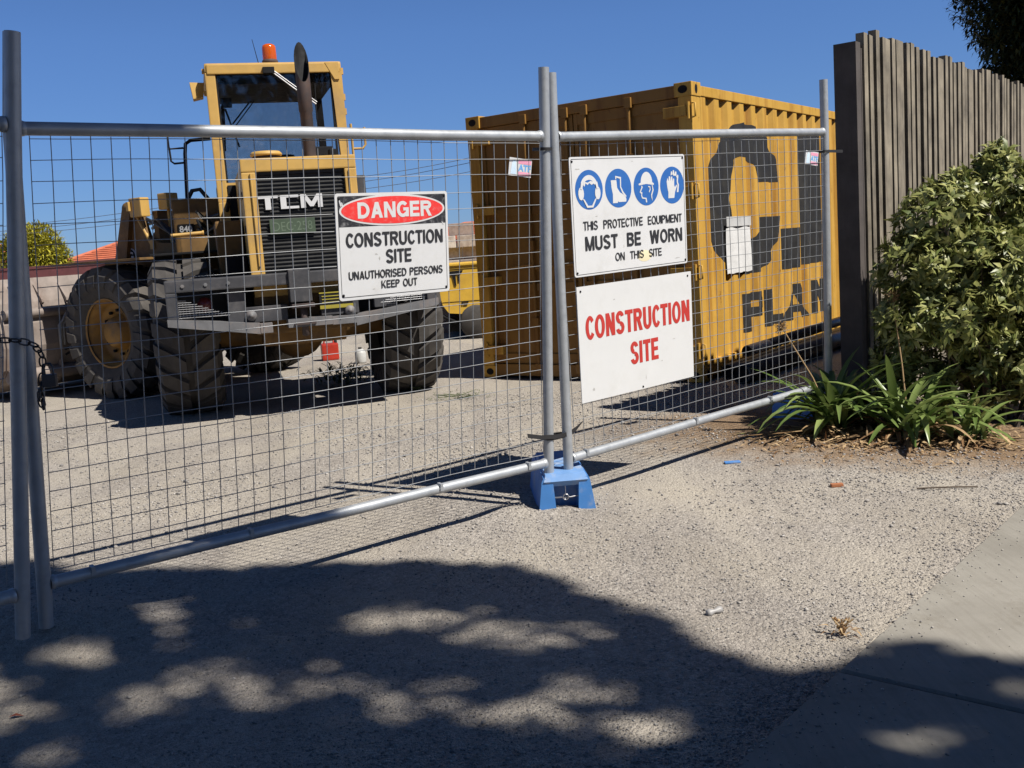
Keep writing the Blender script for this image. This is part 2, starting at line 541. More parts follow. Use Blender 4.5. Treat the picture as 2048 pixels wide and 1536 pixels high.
def ell(cx, cy, rx, ry, n=40, a0=0.0, a1=2 * PI):
    full = abs(a1 - a0 - 2 * PI) < 1e-6
    k = n if full else n + 1
    return [(cx + rx * math.cos(a0 + (a1 - a0) * i / n), cy + ry * math.sin(a0 + (a1 - a0) * i / n)) for i in range(k)]


def glyph(c, tx, ty):
    """bold condensed sans capitals as flat pieces; returns (advance width, list of polygons)"""
    W = {'I': .24, 'E': .60, 'T': .62, 'L': .56, 'M': .82, 'W': .98, ' ': .34, 'P': .64, 'S': .66, 'B': .68, 'U': .68, 'H': .68, 'N': .70, 'V': .68, 'K': .70, 'A': .72, 'Q': .76, 'O': .76, 'G': .74, 'C': .69, 'D': .70, 'R': .70}
    w = W[c]
    if c == 'I': w = max(tx, .05)
    P = []
    def q(*p): P.append(list(p))
    def bar(x0, x1, y0, y1): q((x0, y0), (x1, y0), (x1, y1), (x0, y1))
    def dia(x0, y0, x1, y1, k=1.08): q((x0 - tx * k / 2, y0), (x0 + tx * k / 2, y0), (x1 + tx * k / 2, y1), (x1 - tx * k / 2, y1))
    def arc(cx, cy, rx, ry, a0, a1, n=18):
        a0, a1 = math.radians(a0), math.radians(a1)
        for i in range(n):
            b0, b1 = a0 + (a1 - a0) * i / n, a0 + (a1 - a0) * (i + 1) / n
            o = lambda b: (cx + rx * math.cos(b), cy + ry * math.sin(b))
            e = lambda b: (cx + (rx - tx) * math.cos(b), cy + (ry - ty) * math.sin(b))
            q(o(b0), o(b1), e(b1), e(b0))
    if c in 'BDEHKLNMPRIFT'.replace('T', ''): bar(0, tx, 0, 1)
    if c == 'A': dia(tx * .55, 0, w / 2, 1); dia(w - tx * .55, 0, w / 2, 1); bar(w * .22, w * .78, .22, .22 + ty * .9)
    if c == 'B':
        bar(tx, w * .55, 1 - ty, 1); bar(tx, w * .55, .5 - ty * .1, .5 + ty * .8); bar(tx, w * .55, 0, ty)
        arc(w * .55, .73 + ty * .05, w * .41, .27 - ty * .05, -90, 90); arc(w * .55, .27 + ty * .2, w * .45, .27 + ty * .2, -90, 90)
    if c == 'C': arc(w / 2, .5, w / 2, .515, 36, 324, 28)
    if c == 'D': bar(tx, w * .42, 1 - ty, 1); bar(tx, w * .42, 0, ty); arc(w * .42, .5, w * .58, .5, -90, 90, 22)
    if c == 'E': bar(tx, w, 1 - ty, 1); bar(tx, w * .94, .5 - ty * .45, .5 + ty * .5); bar(tx, w, 0, ty)
    if c == 'G': arc(w / 2, .5, w / 2, .515, 42, 322, 28); bar(w * .54, w, .40, .40 + ty * .9); bar(w - tx, w, 0.02, .40)
    if c == 'H': bar(w - tx, w, 0, 1); bar(tx, w - tx, .5 - ty * .4, .5 + ty * .55)
    if c == 'K': dia(w - tx * .6, 1, tx * 1.1, .38, 1.15); dia(tx * 1.6, .55, w - tx * .5, 0, 1.15)
    if c == 'L': bar(tx, w, 0, ty)
    if c == 'M': bar(w - tx, w, 0, 1); dia(tx * .62, 1, w / 2, 0, .95); dia(w - tx * .62, 1, w / 2, 0, .95)
    if c == 'N': bar(w - tx, w, 0, 1); dia(tx * .6, 1, w - tx * .6, 0, 1.1)
    if c in 'OQ': arc(w / 2, .5, w / 2, .515, 0, 360, 34)
    if c == 'Q': dia(w * .60, .24, w * .92, -.04, .8)
    if c in 'PR':
        bar(tx, w * .55, 1 - ty, 1); bar(tx, w * .55, .44, .44 + ty); arc(w * .55, .72, w * .43, .28, -90, 90)
    if c == 'R': dia(w * .56, .46, w - tx * .5, 0, 1.1)
    if c == 'S':
        arc(w / 2, .735, w * .48, .28, 12, 268, 22); arc(w / 2, .27, w * .5, .285, 92, -168, 22)
    if c == 'T': bar(0, w, 1 - ty, 1); bar(w / 2 - tx / 2, w / 2 + tx / 2, 0, 1 - ty)
    if c == 'U': bar(0, tx, .33, 1); bar(w - tx, w, .33, 1); arc(w / 2, .34, w / 2, .355, 180, 360, 20)
    if c == 'V': dia(tx * .55, 1, w / 2, 0); dia(w - tx * .55, 1, w / 2, 0)
    if c == 'W': dia(tx * .55, 1, w * .27, 0); dia(w * .5, 1, w * .27, 0); dia(w * .5, 1, w * .73, 0); dia(w - tx * .55, 1, w * .73, 0)
    return w, P

def sign_text(s, W, H, stroke):
    """V, F of a line of lettering W wide and H high; strokes of even weight (fraction of H)"""
    def run(tx):
        x = 0; out = []
        for c in s:
            w, P = glyph(c, tx, stroke)
            if c != ' ': out.append([[(x + a, b) for a, b in p] for p in P])
            x += w + .075 - (.07 if c == 'C' else 0) - (.02 if c == 'T' else 0)
        return x - .075, out
    tx = stroke
    for _ in range(4):
        nat, out = run(tx)
        tx = stroke * 1.05 / (W / (nat * H))
    sx = W / nat
    V, F = [], []
    for g_ in out:
        for k, p in enumerate(g_):
            o = len(V)
            V += [Vector((a * sx, b * H, .00001 * (k % 30))) for a, b in p]
            F.append(tuple(range(o, o + len(p))))
    return V, F

def flat(name, geo, m, parent, x0, x1, y0, y1, face, thick=0.0, fit=True):
    """lay a flat 2-D shape into the rectangle x0..x1, y0..y1; face(x, y) gives the 3-D point"""
    V, F = geo
    if fit:
        xs = [v.x for v in V]; ys = [v.y for v in V]
        sx = (x1 - x0) / (max(xs) - min(xs)); sy = (y1 - y0) / (max(ys) - min(ys))
        pts = [face(x0 + (v.x - min(xs)) * sx, y0 + (v.y - min(ys)) * sy) for v in V]
    else:
        pts = [face(v.x, v.y) for v in V]
    mb = MB()
    mb.add(pts, F)
    return mb.build(name, m, parent)

# ---------------------------------------------------------------- ground
_ph = rng.uniform(0, 6.28, (10, 2)); _fr = rng.uniform(0.5, 5.0, 10); _an = rng.uniform(0, 6.28, 10)
def gh(x, y):
    x = np.asarray(x, float); y = np.asarray(y, float)
    z = np.zeros_like(x)
    for p, f, a in zip(_ph, _fr, _an):
        z += np.sin(f * (x * math.cos(a) + y * math.sin(a)) + p[0]) * 0.0018
    z += 0.035 * np.exp(-(((x - 0.5) / 0.9) ** 2 + ((y - 8.15) / 0.25) ** 2))
    z += 0.03 * np.exp(-(((x + 0.05) / 0.14) ** 2 + ((y - 5.0) / 0.10) ** 2))
    z += 0.022 * np.exp(-(((x - 0.20) / 0.10) ** 2 + ((y - 4.97) / 0.06) ** 2))
    z += 0.05 * np.exp(-(((x - 2.6) / 0.9) ** 2 + ((y - 6.3) / 0.5) ** 2))
    z += 0.095 * np.exp(-(((x + 1.95) / 0.5) ** 2 + ((y - 3.72) / 0.30) ** 2))
    z -= 0.012 * np.exp(-(((x + 1.0) / 1.6) ** 2 + ((y - 3.0) / 1.0) ** 2))
    d = np.hypot(x, y)
    z *= np.clip((60 - d) / 40, 0, 1)
    return z
def axis(a, b, step, far):
    core = np.arange(a, b + 1e-6, step)
    ext = []
    s = step
    q = 0
    while q < far:
        s *= 1.35
        q += s
        ext.append(q)
    ext = np.array(ext)
    return np.concatenate([(a - ext)[::-1], core, b + ext])
gx = axis(-6, 5, 0.05, 500); gy = axis(1, 12, 0.05, 500)
GX, GY = np.meshgrid(gx, gy)
V = np.stack([GX, GY, gh(GX, GY)], -1).reshape(-1, 3)
nx, ny = len(gx), len(gy)
ii = (np.arange(ny - 1)[:, None] * nx + np.arange(nx - 1)[None]).ravel()
ground = raw('ground', V, np.stack([ii, ii + 1, ii + nx + 1, ii + nx], 1), GROUND, smooth=True)
tag(ground, kind='structure')

# footpath (slabs of one path, joints cut between them)
PA = Vector((0.509, 2.385, 0)); PD = Vector((1.740, 2.025, 0)).normalized(); PN = Vector((PD.y, -PD.x, 0))
mb = MB()
t_joints = [-9.0, -6.9, -4.8, -2.7, -1.05, 0.60, 3.1, 5.6, 8.1, 10.6, 13.1]
for a, b in zip(t_joints[:-1], t_joints[1:]):
    a += 0.006; b -= 0.006
    p = [PA + PD * a, PA + PD * b, PA + PD * b + PN * 1.5, PA + PD * a + PN * 1.5]
    q = 0.008
    pi = [PA + PD * (a + q) + PN * q, PA + PD * (b - q) + PN * q, PA + PD * (b - q) + PN * (1.5 - q), PA + PD * (a + q) + PN * (1.5 - q)]
    mb.add([x - Vector((0, 0, 0.1)) for x in p] + [x + Vector((0, 0, 0.022)) for x in p] + [x + Vector((0, 0, 0.030)) for x in pi],
           [(0, 1, 5, 4), (1, 2, 6, 5), (2, 3, 7, 6), (3, 0, 4, 7), (4, 5, 9, 8), (5, 6, 10, 9), (6, 7, 11, 10), (7, 4, 8, 11), (8, 9, 10, 11)])
tag(mb.build('footpath', CONC), kind='structure')

# loose gravel stones
def stones(n, name):
    y = 1.9 + (rng.random(n) ** 1.5) * 7.2
    x = rng.uniform(-0.62, 0.52, n) * y
    fr = 0.5 + 0.5 * np.sin(x * 2.1 + 1.3 * np.sin(y * 1.7)) * np.cos(y * 1.5 + x)
    dd = (x - PA.x) * PN.x + (y - PA.y) * PN.y
    bed = ((x - 2.75) * math.cos(0.42) - (y - 6.45) * math.sin(0.42)) ** 2 / 1.6 ** 2 + ((x - 2.75) * math.sin(0.42) + (y - 6.45) * math.cos(0.42)) ** 2 / 0.75 ** 2
    edge = np.exp(-(dd + 0.05) ** 2 / 0.02)
    keep = ((rng.random(n) < 0.10 + 0.85 * fr ** 1.5 + edge) & (dd < -0.005) & (bed > 0.9)) | ((rng.random(n) < 0.025 + .30 * np.exp(-dd / .07)) & (dd > 0) & (dd < 1.45))
    x, y = x[keep], y[keep]
    n = len(x)
    s = 0.0023 + 0.0050 * rng.random(n) ** 2.2 + 0.006 * (rng.random(n) > 0.992)
    s *= np.clip(y / 4.5, 0.75, 1.4)
    base = np.array([(1, 0, 0), (-1, 0, 0), (0, 1, 0), (0, -1, 0), (0, 0, 1), (0, 0, -1)], float)
    sc3 = rng.uniform(0.65, 1.35, (n, 1, 3)) * np.array([1, 1, 0.7])
    P = base[None] * sc3 + rng.normal(0, 0.16, (n, 6, 3))
    an = rng.uniform(0, 6.28, n)
    c, sn = np.cos(an)[:, None], np.sin(an)[:, None]
    Q = np.stack([P[..., 0] * c - P[..., 1] * sn, P[..., 0] * sn + P[..., 1] * c, P[..., 2]], -1) * s[:, None, None]
    zz = np.where(dd[keep] > 0.0, 0.030, gh(x, y))
    Q += np.stack([x, y, zz + s * 0.35], -1)[:, None]
    f = np.array([(0, 2, 4), (2, 1, 4), (1, 3, 4), (3, 0, 4), (2, 0, 5), (1, 2, 5), (3, 1, 5), (0, 3, 5)])
    F = (np.arange(n)[:, None, None] * 6 + f[None]).reshape(-1, 3)
    return tag(raw(name, Q, F, STONE), 'loose grey gravel scattered over the dusty ground', 'gravel', kind='stuff')
stones(120000, 'gravel')

# ---------------------------------------------------------------- temporary fence panels
def frame_of(o, u, v):
    u, v = Vector(u).normalized(), Vector(v).normalized()
    n = v.cross(u) * -1.0
    n = u.cross(v) * -1.0          # away from the street
    m = Matrix((u, n, v)).transposed().to_4x4()
    m.translation = o
    return m
# local axes of a panel: x along, y away from camera, z up
F1 = frame_of(Vector((-1.713, 3.579, 0.241)), (0.791, 0.612, -0.003), (0.053, -0.064, 0.997))
F2 = frame_of(Vector((0.261, 5.082, 0.232)), (0.763, 0.646, 0.021), (0.007, -0.041, 0.999))
F0 = frame_of(Vector((-1.675, 3.526, 0.237)), (0.791, 0.612, -0.003), (0.053, -0.064, 0.997))

def lerp(a, b, t): return (a[0] + (b[0] - a[0]) * t, a[1] + (b[1] - a[1]) * t)
def panel(mw, label, L, Rr, meshq, ncol, nrow, seed, clips=()):
    """L, Rr: (top, top rail, bottom rail, foot) along each post; meshq: four corners of the mesh"""
    r_ = random.Random(seed)
    root = thing('temporary_fence', label, 'fence panel', group='temporary fence panels', mw=mw)
    for P in (L, Rr):
        MB().tube([(P[3][0], 0, P[3][1]), (P[2][0], 0, P[2][1]), (P[1][0], 0, P[1][1]), (P[0][0], 0, P[0][1])], 0.0255, 16).build('post', GALV, root)
    for i in (1, 2):
        a, b = L[i], Rr[i]
        MB().tube([(a[0] + 0.026, 0, a[1]), lerp3(a, b, .25, r_), lerp3(a, b, .5, r_), lerp3(a, b, .75, r_), (b[0] - 0.026, 0, b[1])], 0.0235, 16).build('rail', GALV, root)
        for (q, sgn) in ((a, 1), (b, -1)):
            MB().lathe([(0.024, 0.0), (0.0275, 0.006), (0.026, 0.016), (0.0236, 0.022)], (q[0] + sgn * 0.022, 0, q[1]), (sgn, 0, 0), 14).build('weld_collar', GALV, root)
    tl, tr, bl, br = meshq
    w = MB()
    for i in range(ncol + 1):
        s = i / ncol
        a, b = lerp(tl, tr, s), lerp(bl, br, s)
        amp = r_.uniform(-0.006, 0.006)
        ph = r_.uniform(0, 6)
        pts = []
        for k in range(13):
            t = k / 12
            p = lerp(a, b, t)
            pts.append((p[0] + amp * math.sin(t * PI) + 0.0012 * math.sin(9 * t + ph), 0.004 + 0.012 * math.sin(t * PI * 1.3 + s * 5), p[1] + (0.022 if k == 0 else 0) * (1 if i % 2 else 0.3)))
        w.tube(pts, 0.0019, 4, caps=False)
    for j in range(nrow + 1):
        t = j / nrow
        a, b = lerp(tl, bl, t), lerp(tr, br, t)
        ph = r_.uniform(0, 6)
        pts = []
        for k in range(25):
            s = k / 24
            p = lerp(a, b, s)
            pts.append((p[0], 0.0005 + 0.012 * math.sin(t * PI * 1.3 + s * 5), p[1] + 0.0025 * math.sin(6 * s + ph) + 0.0016 * math.sin(17 * s + 2 * ph)))
        w.tube(pts, 0.0019, 4, caps=False)
    w.build('wire_mesh', WIRE, root)
    for s in clips:
        z = L[2][1] + (Rr[2][1] - L[2][1]) * s
        x = L[2][0] + (Rr[2][0] - L[2][0]) * s
        MB().box(x - 0.007, x + 0.007, -0.027, 0.004, z + 0.012, z + 0.030).box(x - 0.009, x + 0.009, -0.0275, -0.018, z - 0.004, z + 0.013).build('mesh_clip', GALV, root)
    return root
def lerp3(a, b, t, r_):
    p = lerp(a, b, t)
    return (p[0], r_.uniform(-0.003, 0.003), p[1] + r_.uniform(-0.003, 0.003))

panel(F1, 'galvanised mesh fence panel carrying the danger sign, in the middle of the gateway',
      [(0.055, 1.909), (0.022, 1.601), (-0.036, -0.002), (-0.044, -0.165)], [(2.355, 1.917), (2.358, 1.603), (2.366, 0.0), (2.368, -0.10)],
      [(0.078, 1.571), (2.318, 1.571), (0.002, 0.046), (2.338, 0.046)], 33, 21, 3, (0.07, 0.33, 0.72, 0.94))
panel(F2, 'galvanised mesh fence panel carrying both white safety signs, beside the timber post',
      [(0.022, 1.905), (0.016, 1.606), (-0.002, 0.0), (-0.006, -0.10)], [(2.362, 1.94), (2.372, 1.62), (2.398, 0.0), (2.404, -0.17)],
      [(0.062, 1.571), (2.335, 1.580), (0.046, 0.046), (2.36, 0.046)], 33, 21, 5, (0.05, 0.42, 0.72))
panel(F0, 'galvanised mesh fence panel cut off by the left edge, chained to its neighbour',
      [(-2.33, 1.90), (-2.345, 1.609), (-2.47, 0.006), (-2.48, -0.24)], [(0.046, 1.902), (0.018, 1.609), (-0.120, 0.006), (-0.135, -0.155)],
      [(-2.29, 1.571), (-0.02, 1.571), (-2.42, 0.046), (-0.165, 0.046)], 33, 21, 8, (0.5,))

# ---------------------------------------------------------------- signs
def sign_root(name, label, mw, u0, u1, v0, v1, yoff, tilt=0.0):
    m = mw @ Matrix.Translation((u0, yoff, v0)) @ Matrix.Rotation(tilt, 4, 'Y')
    return thing(name, label, 'sign', group=None, mw=m), u1 - u0, v1 - v0
def rounded(x0, x1, y0, y1, r, n=5):
    out = []
    for cx, cy, a in ((x1 - r, y1 - r, 0), (x0 + r, y1 - r, PI / 2), (x0 + r, y0 + r, PI), (x1 - r, y0 + r, 3 * PI / 2)):
        out += [(cx + r * math.cos(a + k * PI / 2 / n), cy + r * math.sin(a + k * PI / 2 / n)) for k in range(n + 1)]
    return out
def board(root, W, H, m, r=0.012, th=0.004):
    MB().prism(rounded(0, W, 0, H, r), (0, 0, 0), (1, 0, 0), (0, 0, 1), (0, th, 0)).build('board', m, root)
def lay(y): return lambda a, b: (a, y, b)
def screws(root, pts):
    for x, z in pts:
        MB().lathe([(0.0, -0.004), (0.005, -0.003), (0.0065, 0.0)], (x, 0, z), (0, 1, 0), 8).build('screw', BLACK, root)

# danger sign
r, W, H = sign_root('danger_sign', 'black, white and red danger sign on the wire mesh in front of the loader', F1, 1.215, 1.775, 0.918, 1.361, -0.016)
board(r, W, H, WHITE, 0.014)
flat('border_line', loops_geo([rounded(0.0115, W - 0.0115, 0.0125, H - 0.0115, 0.006), rounded(0.0135, W - 0.0135, 0.0150, H - 0.0135, 0.005)]), INK, r, 0, 0, 0, 0, lay(-0.0008), fit=False)
flat('black_header', loops_geo([[(0.014, H * 0.690), (W - 0.014, H * 0.690), (W - 0.014, H - 0.014), (0.014, H - 0.014)]]), SIGNBLK, r, 0, 0, 0, 0, lay(-0.0008), fit=False)
flat('white_ring', loops_geo([ell(W / 2, H * 0.835, W * 0.470, H * 0.147, 64)]), WHITE, r, 0, 0, 0, 0, lay(-0.0014), fit=False)
flat('red_oval', loops_geo([ell(W / 2, H * 0.835, W * 0.453, H * 0.130, 64)]), SIGNRED, r, 0, 0, 0, 0, lay(-0.0020), fit=False)
def words(root, s, m, x0, x1, zc, h, bold, y=-0.0026):
    V, F = sign_text(s, x1 - x0, h, bold)
    faces = sorted(F, key=lambda f: min(V[i].x for i in f))
    groups, right = [], -9
    for f in faces:                       # a gap wider than a letter space starts a new word
        l = min(V[i].x for i in f)
        if l - right > h * .26 * (x1 - x0) / (h * .62 * max(len(s), 1)):
            groups.append([])
        groups[-1].append(f)
        right = max(right, max(V[i].x for i in f))
    for gp in groups:
        mb = MB()
        for f in gp:
            mb.add([(x0 + V[i].x, y - V[i].z, zc - h / 2 + V[i].y) for i in f], [tuple(range(len(f)))])
        mb.build('lettering', m, root)
words(r, 'DANGER', WHITE, W * .185, W * .845, H * .838, H * .150, 0.22)
words(r, 'CONSTRUCTION', INK, W * .075, W * .945, H * .565, H * .130, 0.175)
words(r, 'SITE', INK, W * .415, W * .645, H * .395, H * .130, 0.175)
words(r, 'UNAUTHORISED PERSONS', INK, W * .085, W * .935, H * .232, H * .076, 0.155)
words(r, 'KEEP OUT', INK, W * .365, W * .690, H * .128, H * .074, 0.155)
for cx, cz, dx, dz in ((0.028, H - 0.035, 0.006, -0.022), (W - 0.035, H * 0.705, 0.010, -0.012), (0.016, H - 0.02, 0.01, -0.03)):
    flat('paint_chip', loops_geo([[(cx, cz), (cx + 0.006, cz - 0.004), (cx + dx + 0.004, cz + dz), (cx + dx - 0.002, cz + dz - 0.004)]]), WHITE, r, 0, 0, 0, 0, lay(-0.0012), fit=False)
screws(r, [(0.020, 0.022), (W - 0.018, H - 0.02), (W - 0.018, 0.02), (0.018, H - 0.022)])

# protective equipment sign
r, W, H = sign_root('protective_equipment_sign', 'white protective equipment sign with four blue circles, above the red-lettered sign', F2, 0.094, 0.968, 0.917, 1.507, -0.018)
board(r, W, H, WHITE, 0.014)
flat('border_line', loops_geo([rounded(0.0095, W - 0.0095, 0.0095, H - 0.0095, 0.008), rounded(0.0120, W - 0.0120, 0.0120, H - 0.0120, 0.007)]), INK, r, 0, 0, 0, 0, lay(-0.0008), fit=False)
def icon(cx, cz, R, shapes):
    d = flat('blue_disc', loops_geo([ell(cx, cz, R, R, 48)]), SIGNBLUE, r, 0, 0, 0, 0, lay(-0.0008), fit=False)
    for k, (m, lps) in enumerate(shapes):
        flat('pictogram', loops_geo([[(cx + x * R, cz + y * R) for x, y in lp] for lp in lps]), m, d, 0, 0, 0, 0, lay(-0.0014 - 0.0005 * k), fit=False)
IZ = H * 0.725; IR = 0.098
band = ell(0, 0.02, 0.66, 0.72, 14, math.radians(28), math.radians(152)) + ell(0, 0.0, 0.50, 0.50, 14, math.radians(150), math.radians(30))
hair = [(-0.42, 0.25), (-0.38, 0.42), (-0.1, 0.36), (0.12, 0.44), (0.4, 0.38), (0.45, 0.22), (0.34, 0.30), (0.18, 0.24), (0.02, 0.34), (-0.1, 0.24), (-0.25, 0.33), (-0.34, 0.16)]
cupl = ell(-0.60, -0.18, 0.20, 0.33, 18); cupr = ell(0.60, -0.18, 0.20, 0.33, 18)
jaw = [(-0.52, -0.42), (-0.38, -0.48), (-0.14, -0.80), (0.14, -0.80), (0.38, -0.48), (0.52, -0.42), (0.22, -0.90), (-0.22, -0.90)]
icon(W * .148, IZ, IR, [(WHITE, [band]), (WHITE, [hair]), (WHITE, [cupl]), (WHITE, [cupr]), (WHITE, [jaw]),
     (WHITE, [[(-0.66, 0.05), (-0.58, 0.40), (-0.44, 0.30), (-0.52, 0.02)]]), (WHITE, [[(0.66, 0.05), (0.58, 0.40), (0.44, 0.30), (0.52, 0.02)]])])
boot = [(-0.56, 0.42), (-0.14, 0.42), (-0.10, 0.02), (0.10, -0.22), (0.52, -0.42), (0.58, -0.62), (0.54, -0.72), (-0.02, -0.72), (-0.06, -0.66), (-0.10, -0.76), (-0.46, -0.76), (-0.44, -0.30), (-0.52, 0.0)]
boot2 = [(-0.22, 0.64), (0.22, 0.56), (0.20, 0.06), (0.36, -0.20), (0.60, -0.44), (0.52, -0.47), (0.28, -0.26), (0.12, 0.04), (0.13, 0.48), (-0.14, 0.55), (-0.15, 0.46), (-0.22, 0.46)]
icon(W * .392, IZ, IR, [(WHITE, [boot]), (WHITE, [boot2])])
hat = [(-0.62, 0.16), (-0.44, 0.22)] + ell(0.02, 0.22, 0.46, 0.56, 14, PI, 0.0) + [(0.62, 0.14), (0.60, 0.06), (0.0, 0.14), (-0.58, 0.08)]
face = [(-0.36, 0.06), (-0.30, -0.02), (-0.46, -0.26), (-0.34, -0.30), (-0.38, -0.44), (-0.32, -0.56), (-0.02, -0.60), (0.02, -0.84), (-0.08, -0.84), (-0.10, -0.66), (-0.38, -0.62), (-0.46, -0.44), (-0.42, -0.38), (-0.56, -0.28), (-0.40, -0.02), (-0.42, 0.06)]
ear = [(0.12, 0.02), (0.30, 0.0), (0.32, -0.18), (0.20, -0.34), (0.18, -0.26), (0.25, -0.16), (0.24, -0.05), (0.14, -0.04)]
nape = [(0.48, 0.06), (0.56, -0.2), (0.42, -0.48), (0.44, -0.78), (0.36, -0.6), (0.34, -0.44), (0.46, -0.2), (0.42, 0.06)]
icon(W * .637, IZ, IR, [(WHITE, [hat]), (WHITE, [face]), (WHITE, [ear]), (WHITE, [nape])])
glove = [(-0.46, 0.20), (-0.38, 0.40), (-0.30, 0.22), (-0.26, 0.48), (-0.16, 0.48), (-0.12, 0.22), (-0.08, 0.46), (0.02, 0.46), (0.04, 0.18), (0.10, 0.36), (0.18, 0.34), (0.16, 0.0), (0.22, -0.12), (0.36, 0.02), (0.40, -0.06), (0.22, -0.36), (0.14, -0.70), (-0.36, -0.70), (-0.34, -0.40), (-0.42, -0.1)]
gl2 = [(-0.12, 0.52), (-0.08, 0.74), (0.0, 0.74), (0.04, 0.56), (0.08, 0.80), (0.18, 0.80), (0.22, 0.56), (0.28, 0.74), (0.38, 0.70), (0.38, 0.44), (0.46, 0.56), (0.54, 0.50), (0.48, 0.16), (0.56, 0.0), (0.50, -0.40), (0.36, -0.40), (0.44, -0.02), (0.38, 0.16), (0.40, 0.38), (0.30, 0.50), (0.12, 0.50), (0.06, 0.60)]
icon(W * .876, IZ, IR, [(WHITE, [glove]), (WHITE, [gl2])])
words(r, 'THIS  PROTECTIVE  EQUIPMENT', INK, W * .085, W * .955, H * .425, H * .075, 0.15)
words(r, 'MUST  BE  WORN', INK, W * .095, W * .955, H * .275, H * .120, 0.19)
words(r, 'ON  THIS  SITE', INK, W * .340, W * .755, H * .135, H * .070, 0.15)
flat('stain', loops_geo([ell(W * .60, H * .115, 0.055, 0.030, 20)]), mat('yellowed_stain', (0.62, 0.55, 0.36), 0.6), r, 0, 0, 0, 0, lay(-0.0005), fit=False)
screws(r, [(0.020, 0.020), (W - 0.018, H - 0.02), (W - 0.018, 0.02), (0.018, H - 0.022)])

# construction site sign
r, W, H = sign_root('construction_site_sign', 'white board with red lettering, lower of the two signs beside the container', F2, 0.101, 0.994, 0.273, 0.868, -0.018)
board(r, W, H, WHITEP, 0.003)
words(r, 'CONSTRUCTION', REDINK, W * .055, W * .975, H * .640, H * .200, 0.185, -0.0012)
words(r, 'SITE', REDINK, W * .420, W * .670, H * .345, H * .200, 0.185, -0.0012)
screws(r, [(0.026, H - 0.024), (W - 0.03, H - 0.022), (W * .52, 0.012)])

SMUDGE = mat('sign_smudge', (0.40, 0.39, 0.37), 0.6, var=0.2)
def smudges(root, W, H, pts):
    for x, z, a, b in pts:
        q = random.Random(int(x * 999))
        lp_ = [(x * W + a * q.uniform(.35, 1) * math.cos(k * PI / 7), z * H + b * q.uniform(.35, 1) * math.sin(k * PI / 7)) for k in range(14)]
        flat('smudge', loops_geo([lp_]), SMUDGE, root, 0, 0, 0, 0, lay(-0.0006), fit=False)
for o in [q for q in col.objects if q.type == 'EMPTY' and q.get('category') == 'sign']:
    if 'danger' in o.name: smudges(o, .56, .443, [(.33, .42, .010, .006), (.36, .38, .005, .010), (.30, .09, .012, .003), (.52, .62, .014, .004)])
    elif 'protective' in o.name: smudges(o, .874, .59, [(.06, .90, .02, .004), (.52, .95, .010, .003), (.35, .30, .012, .010), (.42, .22, .006, .012), (.9, .06, .03, .004), (.2, .5, .012, .003)])
    else: smudges(o, .893, .595, [(.10, .10, .012, .010), (.82, .40, .016, .003), (.55, .10, .004, .02), (.70, .22, .010, .004), (.3, .85, .012, .004), (.9, .7, .008, .01)])
# small maker's tags hung on the mesh
TAGP = mat('tag_pink', (0.72, 0.30, 0.42), 0.5); TAGB = mat('tag_blue', (0.12, 0.35, 0.70), 0.5); TAGL = mat('tag_pale_blue', (0.55, 0.68, 0.80), 0.5)
def maker_tag(mw, label, q):
    c = Vector((0, 0, 0))
    a, b, d = (Vector((q[0][0], 0, q[0][1])), Vector((q[1][0], 0, q[1][1])), Vector((q[3][0], 0, q[3][1])))
    u, v = b - a, a - d
    wv = u.cross(v).normalized()
    if wv.y > 0: wv = -wv
    m = Matrix((u.normalized(), -wv, v.normalized())).transposed().to_4x4()
    m.translation = d + Vector((0, -0.006, 0))
    root = thing('panel_tag', label, 'tag', group='tags on the fence panels', mw=mw @ m)
    W, H = u.length, v.length
    MB().box(0, W, 0, 0.002, 0, H).build('board', WHITE, root)
    flat('printed_band', loops_geo([[(W * .40, H * .06), (W * .97, H * .06), (W * .97, H * .26), (W * .40, H * .26)]]), TAGP, root, 0, 0, 0, 0, lay(-0.0006), fit=False)
    flat('printed_band', loops_geo([[(W * .40, H * .70), (W * .97, H * .70), (W * .97, H * .92), (W * .40, H * .92)]]), TAGP, root, 0, 0, 0, 0, lay(-0.0006), fit=False)
    flat('printed_figure', loops_geo([[(W * .08, H * .1), (W * .34, H * .1), (W * .30, H * .8), (W * .20, H * .92), (W * .12, H * .7)]]), TAGL, root, 0, 0, 0, 0, lay(-0.0006), fit=False)
    flat('lettering', text_geo('ATF', 0.03), TAGB, root, W * .41, W * .97, H * .30, H * .67, lay(-0.0008))
maker_tag(F1, 'small white tag hanging on the mesh beside the centre posts', [(2.135, 1.508), (2.268, 1.487), (2.259, 1.398), (2.130, 1.426)])
maker_tag(F2, 'small white tag hanging on the mesh next to the timber post', [(2.142, 1.511), (2.278, 1.482), (2.277, 1.392), (2.140, 1.428)])

# ---------------------------------------------------------------- ties, chain, feet
def P3(mw, u, y, v): return mw @ Vector((u, y, v))
def band_loop(mw, u0, u1, v, yr0, yr1, h=0.014):
    mb = MB()
    c = [(u0, yr0), (u1, yr0), (u1, yr1), (u0, yr1)]
    n = 28
    pts = []
    for k in range(n):
        a = 2 * PI * k / n
        pts.append(((u0 + u1) / 2 + (u1 - u0) / 2 * math.copysign(abs(math.cos(a)) ** .7, math.cos(a)), (yr0 + yr1) / 2 + (yr1 - yr0) / 2 * math.copysign(abs(math.sin(a)) ** .7, math.sin(a))))
    vs = [P3(mw, x, y, v + dz) for dz in (-h / 2, h / 2) for x, y in pts]
    mb.add(vs, [(k, (k + 1) % n, n + (k + 1) % n, n + k) for k in range(n)], True)
    return mb
tag(band_loop(F1, 2.326, 2.395, 1.545, -0.031, 0.075).build('cable_tie', STRAP), 'black tie round the two centre posts just below the top rails', 'cable tie')
